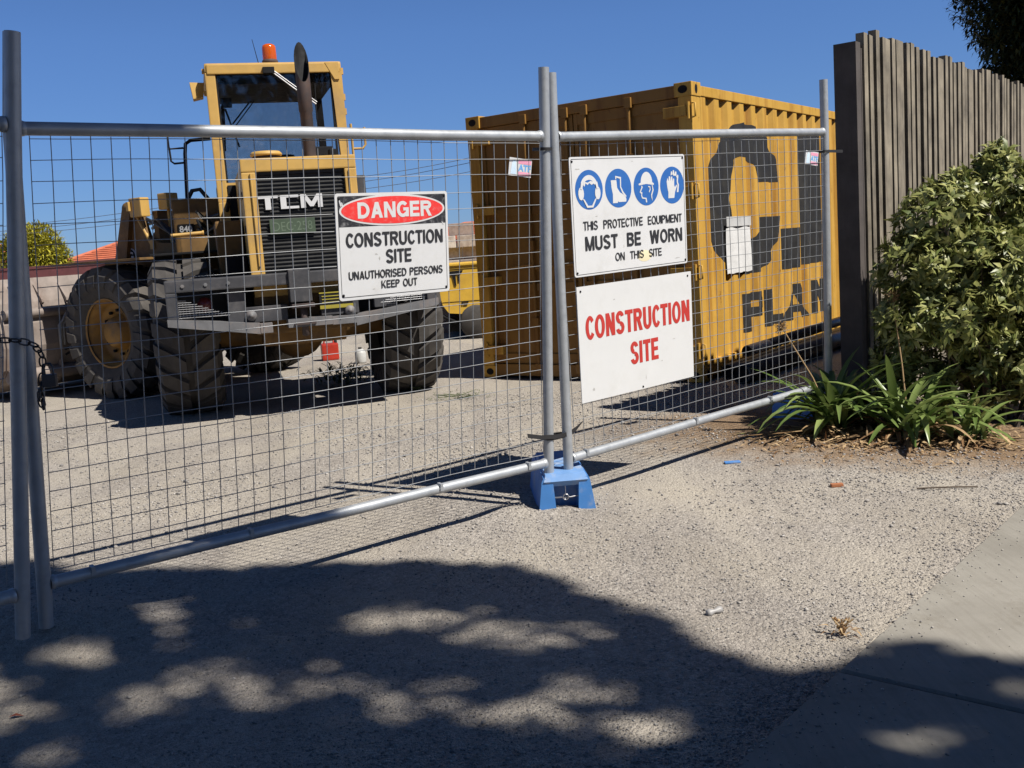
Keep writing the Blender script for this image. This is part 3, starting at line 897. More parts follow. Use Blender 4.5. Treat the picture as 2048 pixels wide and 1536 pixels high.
mb = band_loop(F1, 2.34, 2.47, 0.130, -0.031, 0.03, 0.018)
pa = [P3(F1, 2.205, -0.03, 0.172), P3(F1, 2.29, -0.033, 0.150), P3(F1, 2.38, -0.033, 0.138), P3(F1, 2.47, -0.03, 0.136), P3(F1, 2.53, -0.02, 0.150), P3(F1, 2.57, -0.03, 0.185)]
vs = []
for k, p in enumerate(pa):
    w_ = 0.011 if k < 5 else 0.003
    vs += [p - Vector((0, 0, w_)), p + Vector((0, 0, w_))]
mb.add(vs, [(2 * k, 2 * k + 2, 2 * k + 3, 2 * k + 1) for k in range(len(pa) - 1)])
tag(mb.build('strap', STRAP), 'black rubber strap with loose ends binding the centre posts low down', 'strap')
mb = band_loop(F2, 2.33, 2.40, 1.500, -0.030, 0.03, 0.016)
a_ = P3(F2, 2.365, -0.03, 1.500)
for dz in (0,):
    b_ = a_ + Vector((0.155, 0.19, 0.006))
    mb.add([a_ - Vector((0, 0, .009)), a_ + Vector((0, 0, .009)), b_ + Vector((0, 0, .009)), b_ - Vector((0, 0, .009))], [(0, 1, 2, 3)])
tag(mb.build('strap', STRAP), 'black strap tying the end fence post to the timber post', 'strap')

# chain with padlock on the left posts
def link(mb, c, d, nrm, ln=0.038, wd=0.021, r=0.0030):
    d = Vector(d).normalized(); nrm = (Vector(nrm) - d * Vector(nrm).dot(d)).normalized()
    pts = []
    for k in range(13):
        a = 2 * PI * k / 12
        x = math.copysign(abs(math.cos(a)) ** .6, math.cos(a)) * ln / 2
        y = math.sin(a) * wd / 2
        pts.append(Vector(c) + d * x + nrm * y)
    mb.tube(pts, r, 6, caps=False)
chain = thing('chain', 'dark chain with padlock holding the two left-hand posts together', 'chain', P3(F1, 0.0, -0.1, 0.85))
mb = MB(Matrix.Translation(-P3(F1, 0.0, -0.1, 0.85)))
path = [P3(F1, -0.155, -0.105, 0.918), P3(F1, -0.10, -0.118, 0.912), P3(F1, -0.05, -0.118, 0.905), P3(F1, -0.005, -0.11, 0.885), P3(F1, 0.022, -0.075, 0.845), P3(F1, 0.03, -0.055, 0.80), P3(F1, 0.018, -0.055, 0.75), P3(F1, 0.010, -0.055, 0.70), P3(F1, 0.016, -0.055, 0.655)]
path += [P3(F1, 0.004, -0.06, 0.70), P3(F1, 0.026, -0.075, 0.76)]
def resample(pts, step):
    out = [pts[0]]; acc = 0
    for a, b in zip(pts[:-1], pts[1:]):
        L_ = (b - a).length
        t = step - acc
        while t < L_:
            out.append(a + (b - a) * (t / L_)); t += step
        acc = L_ - (t - step)
    return out
cp = resample(path, 0.031)
for i in range(1, len(cp) - 1):
    d = cp[i + 1] - cp[i - 1]
    link(mb, cp[i], d, (0.6, -0.7, 0.5) if i % 2 else (0.5, 0.6, -0.4))
mb.build('links', CHAINM, chain)
mb = MB(Matrix.Translation(-P3(F1, 0.0, -0.1, 0.85)))
k0 = P3(F1, 0.038, -0.085, 0.775)
mb.box(k0.x - 0.024, k0.x + 0.024, k0.y - 0.011, k0.y + 0.011, k0.z - 0.045, k0.z, 0.005)
mb.tube([k0 + Vector((-0.015, 0, -0.005)), k0 + Vector((-0.015, 0, 0.022)), k0 + Vector((-0.008, 0, 0.036)), k0 + Vector((0.008, 0, 0.036)), k0 + Vector((0.015, 0, 0.022)), k0 + Vector((0.015, 0, -0.005))], 0.004, 8)
mb.build('padlock', CHAINM, chain)

# blue blow-moulded foot: two side walls, bridged top, hollow front with a wire handle
def foot(label, loc, rz):
    root = thing('ballast_block', label, 'ballast block', loc, rz, 'blue fence feet')
    mb = MB()
    D = 0.60
    # side walls taper upwards; x across, y along (0 front, D back)
    for s in (-1, 1):
        p = [(s * 0.145, -0.02), (s * 0.055, -0.02), (s * 0.065, 0.150), (s * 0.112, 0.168), (s * 0.122, 0.150)]
        if s < 0: pass
        pr = [(x, z) for x, z in p]
        mb.prism(pr, (0, 0.0, 0), (1, 0, 0), (0, 0, 1), (0, D, 0))
    body = mb.build('side_wall', BLUEP, root)
    t = MB()
    t.add([(-0.066, 0.012, 0.122), (0.066, 0.012, 0.122), (0.066, D - 0.01, 0.122), (-0.066, D - 0.01, 0.122),
           (-0.112, -0.006, 0.150), (0.112, -0.006, 0.150), (0.112, D, 0.150), (-0.112, D, 0.150),
           (-0.100, 0.010, 0.182), (0.100, 0.010, 0.182), (0.100, D - 0.03, 0.186), (-0.100, D - 0.03, 0.186)],
          [(3, 2, 1, 0), (0, 1, 5, 4), (1, 2, 6, 5), (2, 3, 7, 6), (3, 0, 4, 7), (4, 5, 9, 8), (5, 6, 10, 9), (6, 7, 11, 10), (7, 4, 8, 11), (8, 9, 10, 11)])
    t.build('top', BLUET, root)
    b = MB(); b.box(-0.064, 0.064, 0.10, D - 0.08, -0.01, 0.121)
    b.build('inner_web', BLUEP, root)
    h = MB()
    h.tube([(-0.068, 0.02, 0.062), (-0.02, 0.012, 0.064), (0.02, 0.012, 0.062), (0.068, 0.02, 0.066)], 0.004, 8)
    h.tube([(0.014 * math.cos(a) - 0.005, 0.004, 0.066 + 0.014 * math.sin(a)) for a in [k * PI / 8 for k in range(17)]], 0.0035, 6, caps=False)
    h.tube([(-0.005, 0.004, 0.08), (-0.005, 0.006, 0.122)], 0.002, 6)
    h.build('wire_handle', STEEL, root)
    return root
FOOTA = math.radians(3)
foot('worn blue plastic foot holding the two centre fence posts', (0.235, 4.96, 0.0), FOOTA)
foot('blue plastic fence foot mostly hidden behind the strap-leaved plants', (2.34, 6.74, 0.0), math.radians(44))

# ---------------------------------------------------------------- wheel loader
LO = Vector((-2.0, 9.67, 0))
LROT = math.atan2(0.284, 0.959)
loader = thing('wheel_loader', 'dusty yellow articulated wheel loader parked behind the wire fence', 'wheel loader', LO, LROT)
def lp(name, mb, m, parent=None): return mb.build(name, m, parent or loader)
FRM = Matrix.Translation((0, 1.4, 0)) @ Matrix.Rotation(math.radians(57) - LROT, 4, 'Z') @ Matrix.Translation((0, 1.4, 0))   # front frame origin: front axle centre

def wheel(cx, xf, side):
    """side -1: outer face to -x"""
    base = xf @ Matrix.Translation((cx, 0, 0.70))
    RR, hw = 0.665, 0.265
    tb = MB(base)
    prof = [(0.36, -hw * .72), (0.40, -hw * .86), (0.50, -hw * 1.0), (0.585, -hw * 1.0), (0.635, -hw * .90), (RR, -hw * .72), (RR + .006, 0), (RR, hw * .72), (0.635, hw * .90), (0.585, hw), (0.50, hw), (0.40, hw * .86), (0.36, hw * .72)]
    tb.lathe(prof, (0, 0, 0), (1, 0, 0), 56)
    N = 21
    def P(r, a, x): return (x, r * math.cos(a), r * math.sin(a))
    for s in (-1, 1):
        for k in range(N):
            a0 = 2 * PI * (k + (0.5 if s > 0 else 0)) / N
            w_ = 2 * PI / N * 0.42
            secs = [(0.500, hw * 1.0 + .012, .10, 0.8), (0.610, hw * 1.0 + .018, .06, 0.9), (0.700, hw * .88, .0, 1.0), (0.716, hw * .45, -.10, 1.0), (0.716, hw * 0.10, -.20, 1.0)]
            outer, inner = [], []
            for r_, x, da, ww in secs:
                for sg in (-1, 1):
                    outer.append(P(r_, a0 - da * 1.0 + sg * w_ * ww * .80, s * x))
                    inner.append(P(r_ - 0.07, a0 - da * 1.0 + sg * w_ * ww * 0.98, s * (x - (0.05 if r_ < .65 else 0.0))))
            m_ = len(secs)
            vs = outer + inner
            fs = []
            for i in range(m_ - 1):
                fs.append((2 * i, 2 * i + 1, 2 * i + 3, 2 * i + 2))
                fs.append((2 * i, 2 * i + 2, 2 * m_ + 2 * i + 2, 2 * m_ + 2 * i))
                fs.append((2 * i + 1, 2 * m_ + 2 * i + 1, 2 * m_ + 2 * i + 3, 2 * i + 3))
            fs.append((0, 2 * m_, 2 * m_ + 1, 1))
            e_ = 2 * (m_ - 1)
            fs.append((e_, e_ + 1, 2 * m_ + e_ + 1, 2 * m_ + e_))
            tb.add(vs, fs)
    w0 = tb.build('wheel', RUBBER, loader)
    rm = MB(base)
    o = side
    rm.lathe([(0.355, o * hw * .78), (0.372, o * hw * .82), (0.375, o * hw * .70), (0.335, o * hw * .62), (0.320, o * hw * .30), (0.300, o * hw * .22), (0.20, o * hw * .10), (0.19, o * hw * .16), (0.15, o * hw * .55), (0.13, o * hw * .62), (0.0, o * hw * .64)], (0, 0, 0), (1, 0, 0), 36)
    rm.build('rim', RIM, w0)
    bt = MB(base)
    for k in range(12):
        a = 2 * PI * k / 12
        c = P(0.235, a, o * hw * .18)
        bt.lathe([(0.018, 0), (0.018, o * 0.03), (0.0, o * 0.032)], c, (1, 0, 0), 6, False)
    bt.build('wheel_nuts', BLACK, w0)
I4 = Matrix.Identity(4)
wheel(-1.0, I4, -1); wheel(1.0, I4, 1)
wheel(-1.0, FRM, -1); wheel(1.0, FRM, 1)
# axles and chassis
for xf in (I4, FRM):
    mb = MB(xf)
    mb.tube([(-0.82, 0, 0.70), (-0.35, 0, 0.70), (0.35, 0, 0.70), (0.82, 0, 0.70)], [0.12, 0.14, 0.14, 0.12], 16)
    mb.lathe([(0.0, -0.32), (0.12, -0.30), (0.22, -0.14), (0.25, 0.0), (0.22, 0.14), (0.13, 0.3), (0.0, 0.32)], (0, 0, 0.66), (0, 1, 0), 20)
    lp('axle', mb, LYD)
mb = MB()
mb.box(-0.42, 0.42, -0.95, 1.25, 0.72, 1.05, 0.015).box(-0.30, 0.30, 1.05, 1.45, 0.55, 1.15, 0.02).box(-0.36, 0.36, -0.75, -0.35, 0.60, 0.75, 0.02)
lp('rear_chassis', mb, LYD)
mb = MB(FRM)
mb.box(-0.40, 0.40, -1.2, 0.75, 0.62, 1.15, 0.02)
lp('front_chassis', mb, LYD)
# engine hood with grille surround
mb = MB()
hx0, hx1 = -0.425, 0.525
mb.box(hx0 + .012, hx1 - .012, -0.98, 0.48, 1.04, 2.155, 0.02)
hood = lp('engine_hood', mb, LY)
mb = MB()
mb.box(hx0, hx1, -1.075, -0.965, 2.075, 2.185, 0.012)
mb.box(hx0, hx0 + 0.115, -1.075, -0.965, 1.20, 2.073, 0.012)
mb.box(hx1 - 0.10, hx1, -1.075, -0.965, 1.20, 2.073, 0.012)
sur = lp('grille_surround', mb, LY)
for x in (hx0 + 0.075, hx1 - 0.06):
    MB().tube([(x, -1.085, 2.06), (x, -1.085, 1.30)], 0.010, 8).build('hinge_rod', LY, sur)
mb = MB()
mb.box(hx0 + .115, hx1 - .10, -1.03, -1.0, 1.20, 2.075)
nsl = 26
for k in range(nsl):
    z = 1.215 + k * 0.85 / nsl
    mb.hexa([(hx0 + .117, -1.045, z), (hx1 - .102, -1.045, z), (hx1 - .102, -1.031, z + .012), (hx0 + .117, -1.031, z + .012),
             (hx0 + .117, -1.045, z + .005), (hx1 - .102, -1.045, z + .005), (hx1 - .102, -1.031, z + .017), (hx0 + .117, -1.031, z + .017)])
grille = lp('grille', mb, GRILL)
# maker's letters on the grille (strokes copied from the photograph)
TC = [[(0.0, 1.0), (0.0, .82), (.115, .82), (.115, 0.0), (.20, 0.0), (.20, .82), (.315, .82), (.315, 1.0)],
      [(.35, 1.0), (.35, 0.0), (.63, 0.0), (.63, .18), (.44, .18), (.44, .82), (.63, .82), (.63, 1.0)],
      [(.66, 0.0), (.66, 1.0), (.745, 1.0), (.83, .42), (.915, 1.0), (1.0, 1.0), (1.0, 0.0), (.925, 0.0), (.925, .55), (.855, 0.08), (.80, 0.08), (.735, .55), (.735, 0.0)]]
mb = MB()
for lp_ in TC:
    mb.prism([(x, y) for x, y in lp_], (-0.315, -1.062, 1.762), (0.535, 0, 0), (0, 0, 0.112), (0, 0.012, 0))
mb.build('maker_letters', WHITE, grille)
pl = MB(); pl.box(-0.235, 0.140, -1.072, -1.060, 1.555, 1.680, 0.003)
plo = pl.build('number_plate', PLATE, grille)
V_, F_ = text_geo('DEC·258', 0.0)
flat('plate_lettering', (V_, F_), PLATET, grille, -0.21, 0.115, 1.580, 1.655, lambda a, b: (a, -1.0735, b))
# cab
CX0, CX1, CY0, CY1 = -0.590, 0.710, 0.50, 1.95
mb = MB()
mb.box(CX0, CX1, CY0, CY1, 3.150, 3.240, 0.025).box(CX0 + .02, CX1 - .02, CY0 - .012, CY0 + .1, 3.135, 3.225, 0.01)
roof = lp('cab_roof', mb, LY)
mb = MB(); mb.box(CX0 + .06, CX1 - .06, CY0 + .12, CY1 - .05, 3.06, 3.148, 0.01)
mb.build('headliner', BLACK, roof)
mb = MB()
mb.box(CX0, CX0 + .095, CY0, CY0 + .10, 1.93, 3.150, 0.012).box(CX0, CX0 + .10, CY0 - .02, CY0 + .12, 1.72, 1.93, 0.01)
lp('cab_pillar', mb, LY)
mb = MB()
mb.hexa([(CX1 - .07, CY0, 2.10), (CX1 + .005, CY0, 2.10), (CX1 + .005, CY0 + .10, 2.10), (CX1 - .07, CY0 + .10, 2.10), (CX1 - .11, CY0, 3.15), (CX1, CY0, 3.15), (CX1, CY0 + .1, 3.15), (CX1 - .11, CY0 + .1, 3.15)])
lp('cab_pillar', mb, LY)
mb = MB()
mb.hexa([(CX0 + .03, CY1 - .08, 1.95), (CX0 + .10, CY1 - .08, 1.95), (CX0 + .10, CY1, 1.95), (CX0 + .03, CY1, 1.95), (CX0 + .06, CY1 - .2, 3.1), (CX0 + .13, CY1 - .2, 3.1), (CX0 + .13, CY1 - .12, 3.1), (CX0 + .06, CY1 - .12, 3.1)])
mb.hexa([(CX1 - .10, CY1 - .08, 1.95), (CX1 - .03, CY1 - .08, 1.95), (CX1 - .03, CY1, 1.95), (CX1 - .10, CY1, 1.95), (CX1 - .13, CY1 - .2, 3.1), (CX1 - .06, CY1 - .2, 3.1), (CX1 - .06, CY1 - .12, 3.1), (CX1 - .13, CY1 - .12, 3.1)])
lp('cab_front_pillar', mb, BLACK)
mb = MB()
mb.box(CX0 + .005, CX1 - .005, CY0 + .015, CY0 + .06, 1.95, 2.115)
mb.box(CX0 + .02, CX0 + .05, CY0 + .1, CY1 - .1, 1.50, 2.15).box(CX1 - .05, CX1 - .02, CY0 + .1, CY1 - .1, 1.50, 2.15).box(CX0 + .05, CX1 - .05, CY1 - .1, CY1 - .05, 1.50, 2.05)
lp('cab_lower_panel', mb, LY)
mb = MB(); mb.box(CX0 + .10, hx0 + 0.01, CY0 - .01, CY0 + .012, 1.72, 2.09)
lp('rear_panel', mb, BLACK)
mb = MB(); mb.box(CX0 + .095, CX1 - .085, CY0 + .030, CY0 + .036, 2.115, 3.150)
lp('rear_window', mb, GLASS)
mb = MB()
for a in ((CX0 + .095, CX0 + .112, 2.115, 3.15), (CX1 - .118, CX1 - .10, 2.2, 3.15)):
    mb.box(a[0], a[1], CY0 + .015, CY0 + .05, a[2], a[3])
mb.box(CX0 + .112, CX1 - .118, CY0 + .015, CY0 + .05, 3.128, 3.15)
lp('window_seal', mb, BLACK)
mb = MB(); mb.hexa([(CX0 + .1, CY1 - .045, 2.06), (CX1 - .1, CY1 - .045, 2.06), (CX1 - .1, CY1 - .04, 2.06), (CX0 + .1, CY1 - .04, 2.06), (CX0 + .13, CY1 - .165, 3.06), (CX1 - .13, CY1 - .165, 3.06), (CX1 - .13, CY1 - .16, 3.06), (CX0 + .13, CY1 - .16, 3.06)])
lp('windscreen', mb, GLASSF)
mb = MB(); mb.box(-0.20, 0.24, 1.05, 1.18, 2.05, 2.42, 0.05).box(-0.20, 0.24, 1.05, 1.5, 1.98, 2.08, 0.03)
lp('driver_seat', mb, BLACK)
mb = MB(); mb.lathe([(0.20, -0.01), (0.215, 0.0), (0.20, 0.01), (0.185, 0.0), (0.20, -0.01)], (0.03, 1.62, 2.35), (0, -0.4, 0.9), 24).tube([(0.03, 1.62, 2.34), (0.03, 1.8, 1.9)], 0.03, 10)
lp('steering_wheel', mb, BLACK)
mb = MB(); mb.box(-0.46, -0.36, 0.68, 0.72, 2.85, 2.94, 0.01).tube([(-0.45, .7, 2.86), (-0.46, 1.2, 2.5)], 0.02, 8)
lp('interior_mirror', mb, BLACK)
mb = MB()
mb.tube([(-0.10, 1.72, 3.08), (-0.33, 1.70, 2.82)], 0.008, 6).tube([(-0.07, 1.72, 3.07), (-0.30, 1.70, 2.80)], 0.006, 6).tube([(-0.39, 1.69, 2.98), (-0.28, 1.74, 2.58)], 0.010, 6)
lp('front_wiper', mb, BLACK)
mb = MB()
mb.tube([(0.0, CY0 - .03, 3.17), (0.30, CY0 - .02, 2.93), (0.43, CY0 - .015, 2.83)], 0.007, 6).tube([(0.03, CY0 - .03, 3.17), (0.31, CY0 - .02, 2.95), (0.44, CY0 - .015, 2.85)], 0.006, 6)
wip = lp('rear_wiper', mb, STEEL)
MB().tube([(0.435, CY0 - .01, 3.03), (0.425, CY0 - .01, 2.68)], 0.007, 6).build('wiper_blade', BLACK, wip)
MB().box(-0.05, 0.06, CY0 - .04, CY0 - .005, 3.13, 3.19, 0.005).build('wiper_motor', BLACK, wip)
mb = MB(); mb.lathe([(0.0, 0.0), (0.075, 0.0), (0.078, 0.03), (0.070, 0.04)], (0.04, 0.62, 3.24), (0, 0, 1), 24)
bea = lp('beacon', mb, EXH)
mb = MB(); mb.lathe([(0.066, 0.04), (0.068, 0.06), (0.066, 0.155), (0.058, 0.178), (0.035, 0.19), (0.0, 0.192)], (0.04, 0.62, 3.24), (0, 0, 1), 24)
mb.build('beacon_lens', AMBER, bea)
mb = MB(); mb.tube([(-0.075, 0.58, 3.24), (-0.115, 0.58, 3.47)], [0.004, 0.0025], 6)
lp('antenna', mb, BLACK)
mb = MB(); mb.hexa([(-0.715, .62, 2.93), (-0.62, .66, 2.95), (-0.62, .80, 2.95), (-0.715, .80, 2.93), (-0.735, .62, 3.085), (-0.60, .66, 3.085), (-0.60, .80, 3.085), (-0.735, .80, 3.085)])
lp('side_lamp', mb, LY)
mb = MB()
for z in (3.185, 2.98): mb.box(CX0 - .022, CX0 + .004, CY0 + .10, CY0 + .16, z - .02, z + .02)
for z in (3.15, 2.90, 2.76): mb.box(CX1 - .004, CX1 + .022, CY0 + .04, CY0 + .09, z - .03, z + .03)
lp('door_hinge', mb, LY)
mb = MB(); mb.prism([(0, 0), (.13, 0), (.13, -.16), (.085, -.16), (0.0, -.0)], (CX1 - .16, CY0 - .016, 3.225), (1, 0, 0), (0, 0, 1), (0, .02, 0))
lp('roof_gusset', mb, LY)
# exhaust stack with a slanted open end
EX = (0.215, -0.50)
mb = MB()
n = 20
ringz = lambda a: 3.05 - 0.18 * math.sin(a + PI)     # high at the back (+y), low at the front
vs = []
for zf in (lambda a: 2.16, lambda a: 2.62, lambda a: 2.63, lambda a: 2.86, ringz):
    rr_ = 0.055 if zf(0) < 2.625 else 0.062
    for k in range(n):
        a = 2 * PI * k / n
        vs.append((EX[0] + rr_ * math.cos(a), EX[1] + rr_ * math.sin(a), zf(a)))
fs = [(i * n + k, i * n + (k + 1) % n, (i + 1) * n + (k + 1) % n, (i + 1) * n + k) for i in range(4) for k in range(n)]
mb.add(vs, fs, True)
exh = lp('exhaust_stack', mb, EXH)
mb = MB()
vs = []
for dz, rr_ in ((0.0, 0.0615), (0.004, 0.057), (-0.35, 0.054)):
    for k in range(n):
        a = 2 * PI * k / n
        z = ringz(a) + dz if dz > -0.1 else 2.72
        vs.append((EX[0] + rr_ * math.cos(a), EX[1] + rr_ * math.sin(a), z))
fs = [(i * n + k, i * n + (k + 1) % n, (i + 1) * n + (k + 1) % n, (i + 1) * n + k) for i in range(2) for k in range(n)]
mb.add(vs, fs, True); mb.add(vs[2 * n:], [tuple(range(n))])
mb.build('black_bore', BLACK, exh)  # inside of the pipe coloured plain black
mb = MB(); mb.lathe([(0.115, 0.0), (0.12, 0.09), (0.10, 0.095), (0.0, 0.096)], (-0.175, -0.6, 2.155), (0, 0, 1), 28)
pre = lp('air_cleaner', mb, EXH)
mb = MB(); mb.lathe([(0.10, 0.085), (0.135, 0.088), (0.138, 0.105), (0.12, 0.125), (0.0, 0.130)], (-0.175, -0.6, 2.155), (0, 0, 1), 28)
mb.build('air_cleaner_cap', LY, pre)
mb = MB(); mb.box(0.20, 0.44, -0.40, -0.1, 2.155, 2.33, 0.01).box(0.36, 0.42, -0.75, -0.6, 2.155, 2.27, 0.008)
lp('muffler_box', mb, BLACK)
# handrails and mirror arms
mb = MB(); mb.tube([(CX0 + .01, 1.42, 2.645), (-0.78, 1.42, 2.635), (-0.835, 1.42, 2.60), (-0.85, 1.42, 2.50), (-0.88, 1.42, 2.02)], 0.019, 10)
lp('handrail', mb, BLACK)
mb = MB(); mb.tube([(-0.86, 1.42, 2.56), (-1.0, 1.42, 2.555), (-1.005, 1.42, 2.72), (-0.99, 1.42, 2.74)], 0.011, 8).tube([(-1.0, 1.42, 2.57), (-0.995, 1.42, 2.43), (-0.965, 1.42, 2.405), (-0.87, 1.42, 2.41)], 0.011, 8)
lp('mirror_bracket', mb, BLACK)
mb = MB(); mb.tube([(0.86, 1.2, 2.72), (0.863, 1.2, 2.10)], 0.014, 8).tube([(1.0, 1.2, 2.68), (1.0, 1.2, 2.50), (0.97, 1.2, 2.46), (0.865, 1.2, 2.46)], 0.013, 8)
lp('mirror_bracket', mb, LY)
mb = MB(); mb.box(0.60, 0.81, 0.25, 0.55, 1.80, 2.11, 0.01)
lp('battery_box', mb, CHAR)
# left side tank, steps and bracket
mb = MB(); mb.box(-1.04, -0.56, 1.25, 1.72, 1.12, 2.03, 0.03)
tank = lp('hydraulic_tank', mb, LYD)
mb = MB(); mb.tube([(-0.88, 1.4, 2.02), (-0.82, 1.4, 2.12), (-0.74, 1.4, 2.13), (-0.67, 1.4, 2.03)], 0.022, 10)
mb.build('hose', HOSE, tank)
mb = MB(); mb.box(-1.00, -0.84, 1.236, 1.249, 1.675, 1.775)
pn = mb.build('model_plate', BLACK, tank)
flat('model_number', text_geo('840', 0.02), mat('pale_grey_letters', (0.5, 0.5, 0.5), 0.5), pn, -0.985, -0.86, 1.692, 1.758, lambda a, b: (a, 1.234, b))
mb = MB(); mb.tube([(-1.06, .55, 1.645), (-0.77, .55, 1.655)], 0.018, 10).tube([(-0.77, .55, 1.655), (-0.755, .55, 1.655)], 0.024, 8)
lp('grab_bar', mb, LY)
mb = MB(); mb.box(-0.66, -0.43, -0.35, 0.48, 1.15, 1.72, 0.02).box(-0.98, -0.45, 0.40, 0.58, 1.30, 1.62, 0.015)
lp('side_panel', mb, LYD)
mb = MB(); mb.box(-0.60, -0.43, -0.70, -0.35, 1.12, 1.40, 0.02).box(-1.25, -0.62, -0.05, 0.85, 1.455, 1.475, 0.004).box(-1.25, -0.62, 0.83, 0.86, 1.0, 1.455, 0.004)
lp('rear_mudguard', mb, BLACK)
mb = MB(); mb.box(0.66, 1.25, -0.05, 0.85, 1.455, 1.475, 0.004).box(0.66, 1.25, 0.83, 0.86, 1.0, 1.455, 0.004).box(0.53, 0.70, -0.6, 0.48, 1.15, 1.80, 0.02)
lp('rear_mudguard', mb, LYD)
mb = MB(); mb.prism([(0, 0), (.10, 0), (.10, -.05), (.06, -.20), (.0, -.20)], (CX0 - .01, CY0 - .03, 1.73), (1, 0, 0), (0, 0, 1), (0, .05, 0)).prism([(0, 0), (.07, 0), (.06, -.05), (0.0, -.12)], (CX0 - .05, CY0 - .03, 1.55), (1, 0, 0), (0, 0, 1), (0, .05, 0))
lp('cab_mount', mb, LY)
for k in range(7):
    z0 = 1.30 + .09 * k
    MB().tube([(-.58, .62 + .05 * k, z0), (-.74, .8 + .06 * k, z0 + .10 * math.sin(k)), (-.80, 1.15, z0 + .05), (-.62, 1.30, z0 - .12)], .017, 8).build('hydraulic_hose', HOSE, loader)
for k in range(5):
    MB(FRM).tube([(-.40 + .04 * k, -.46, 1.30 + .05 * k), (-.46, -.25 + .05 * k, 1.72 + .04 * k), (-.44 + .03 * k, .05, 1.86), (-.40 + .05 * k, .30, 1.95 - .05 * k)], .018, 8).build('hydraulic_hose', HOSE, loader)
MB().box(-.67, -.655, .60, 1.10, 1.30, 1.60, .004).box(-.70, -.62, .62, 1.05, 1.05, 1.10, .004).box(-.74, -.62, .62, 1.05, .72, .76, .004).tube([(-.72, .62, 1.08), (-.75, .62, .74)], .012, 6).tube([(-.72, 1.05, 1.08), (-.75, 1.05, .74)], .012, 6).build('access_step', BLACK, loader)
MB().tube([(-.52, -.3, 1.9), (-.50, .1, 1.95), (-.52, .44, 1.85)], .02, 8).build('hood_handle', BLACK, loader)
for z in (1.35, 1.62, 1.9):
    MB().box(hx0 - .004, hx0 + .013, -.92, -.84, z - .03, z + .03, .003).build('hood_latch', BLACK, hood)
# counterweight
mb = MB()
mb.box(-1.12, 1.12, -1.17, -1.03, 1.135, 1.235, 0.012)
mb.box(-1.12, -1.03, -1.17, -0.65, 0.88, 1.133, 0.01).box(1.03, 1.12, -1.17, -0.65, 0.88, 1.133, 0.01)
mb.box(-1.03, 1.03, -0.72, -0.65, 0.82, 1.235)
mb.box(-1.03, 1.03, -1.02, -0.72, 1.15, 1.20)
cw = lp('counterweight', mb, CHAR)
mb = MB()
for s in (-1, 1):
    mb.hexa([(s * 1.125, -1.18, .865), (s * .40, -1.18, .745), (s * .40, -.75, .745), (s * 1.125, -.75, .865), (s * 1.125, -1.18, .925), (s * .40, -1.18, .835), (s * .40, -.75, .835), (s * 1.125, -.75, .925)])
mb.box(-0.399, -0.30, -1.185, -0.75, .75, .83).box(-0.17, 0.20, -1.18, -0.75, .775, .845).box(0.20, 0.399, -1.182, -.75, .77, .838)
mb.build('bottom_lip', CHARL, cw)
mb = MB()
mb.box(-0.64, -0.50, -1.10, -0.725, .85, 1.134, .006).box(-0.50, -0.16, -1.10, -0.75, .84, .97, .006).box(0.12, 0.44, -1.10, -0.75, .85, .99, .006).box(0.58, .78, -1.08, -.725, .88, 1.134, .006)
mb.build('inner_plate', CHAR, cw)
for x, z in ((-0.46, .90), (0.36, .875)):
    MB().lathe([(0.045, 0.0), (0.045, -0.025), (0.036, -0.04), (0.018, -0.042), (0.018, -0.055), (0.0, -0.056)], (x, -1.10, z), (0, 1, 0), 14).build('bolt', CHARL, cw)
for x in (-.98, -.8, -.62, .30, .50, .75, .98):
    MB().lathe([(0.016, 0.0), (0.016, -0.010), (0.0, -0.011)], (x, -1.17, 1.185), (0, 1, 0), 6, False).build('bolt', CHARL, cw)
mb = MB(); mb.box(-0.135, 0.045, -1.20, -0.90, .985, 1.255, .008)
mb.build('hitch_block', CHAR, cw)
mb = MB(); mb.box(-0.13, 0.06, -1.21, -0.9, .935, .970, .006).box(-0.12, 0.06, -1.20, -.9, .79, .815, .006).lathe([(0.0, .975), (.03, .97), (.03, .70), (.0, .69)], (-0.03, -1.14, 0), (0, 0, 1), 12)
mb.build('tow_hitch', EXH, cw)
mb = MB(); mb.box(0.11, 0.39, -1.118, -1.108, .905, 1.045)
plac = mb.build('warning_plate', BLACK, cw)
mb = MB()
PLY = mat('warning_yellow', (0.30, 0.25, 0.03), 0.5)
mb.box(0.11, 0.39, -1.122, -1.119, .905, .935).box(0.11, 0.39, -1.122, -1.119, 1.035, 1.045)
for k in range(3): mb.box(0.13, 0.36, -1.122, -1.119, .955 + .026 * k, .963 + .026 * k)
mb.build('yellow_band', PLY, plac)
for sx in (-1, 1):
    mb = MB()
    for k in range(9):
        z = .925 + k * .018
        ln = .40 * (1 - k / 9.5)
        mb.tube([(sx * 1.03, -1.12, z), (sx * (1.03 - ln), -1.12, z - .004)], 0.0035, 5)
    for k in range(16):
        x = 1.02 - k * .025
        mb.tube([(sx * x, -1.117, .925), (sx * x, -1.117, .925 + .16 * (1 - (k + 1) / 17))], 0.002, 4)
    mb.build('lamp_guard_mesh', STEEL, cw)
    MB().lathe([(.0, 0), (.055, 0), (.06, -.02), (.05, -.035), (.0, -.045)], (sx * .82, -1.0, 1.02), (0, 1, 0), 18).build('tail_lamp', mat('tail_lamp_red', (0.12, 0.012, 0.01), 0.35), cw)
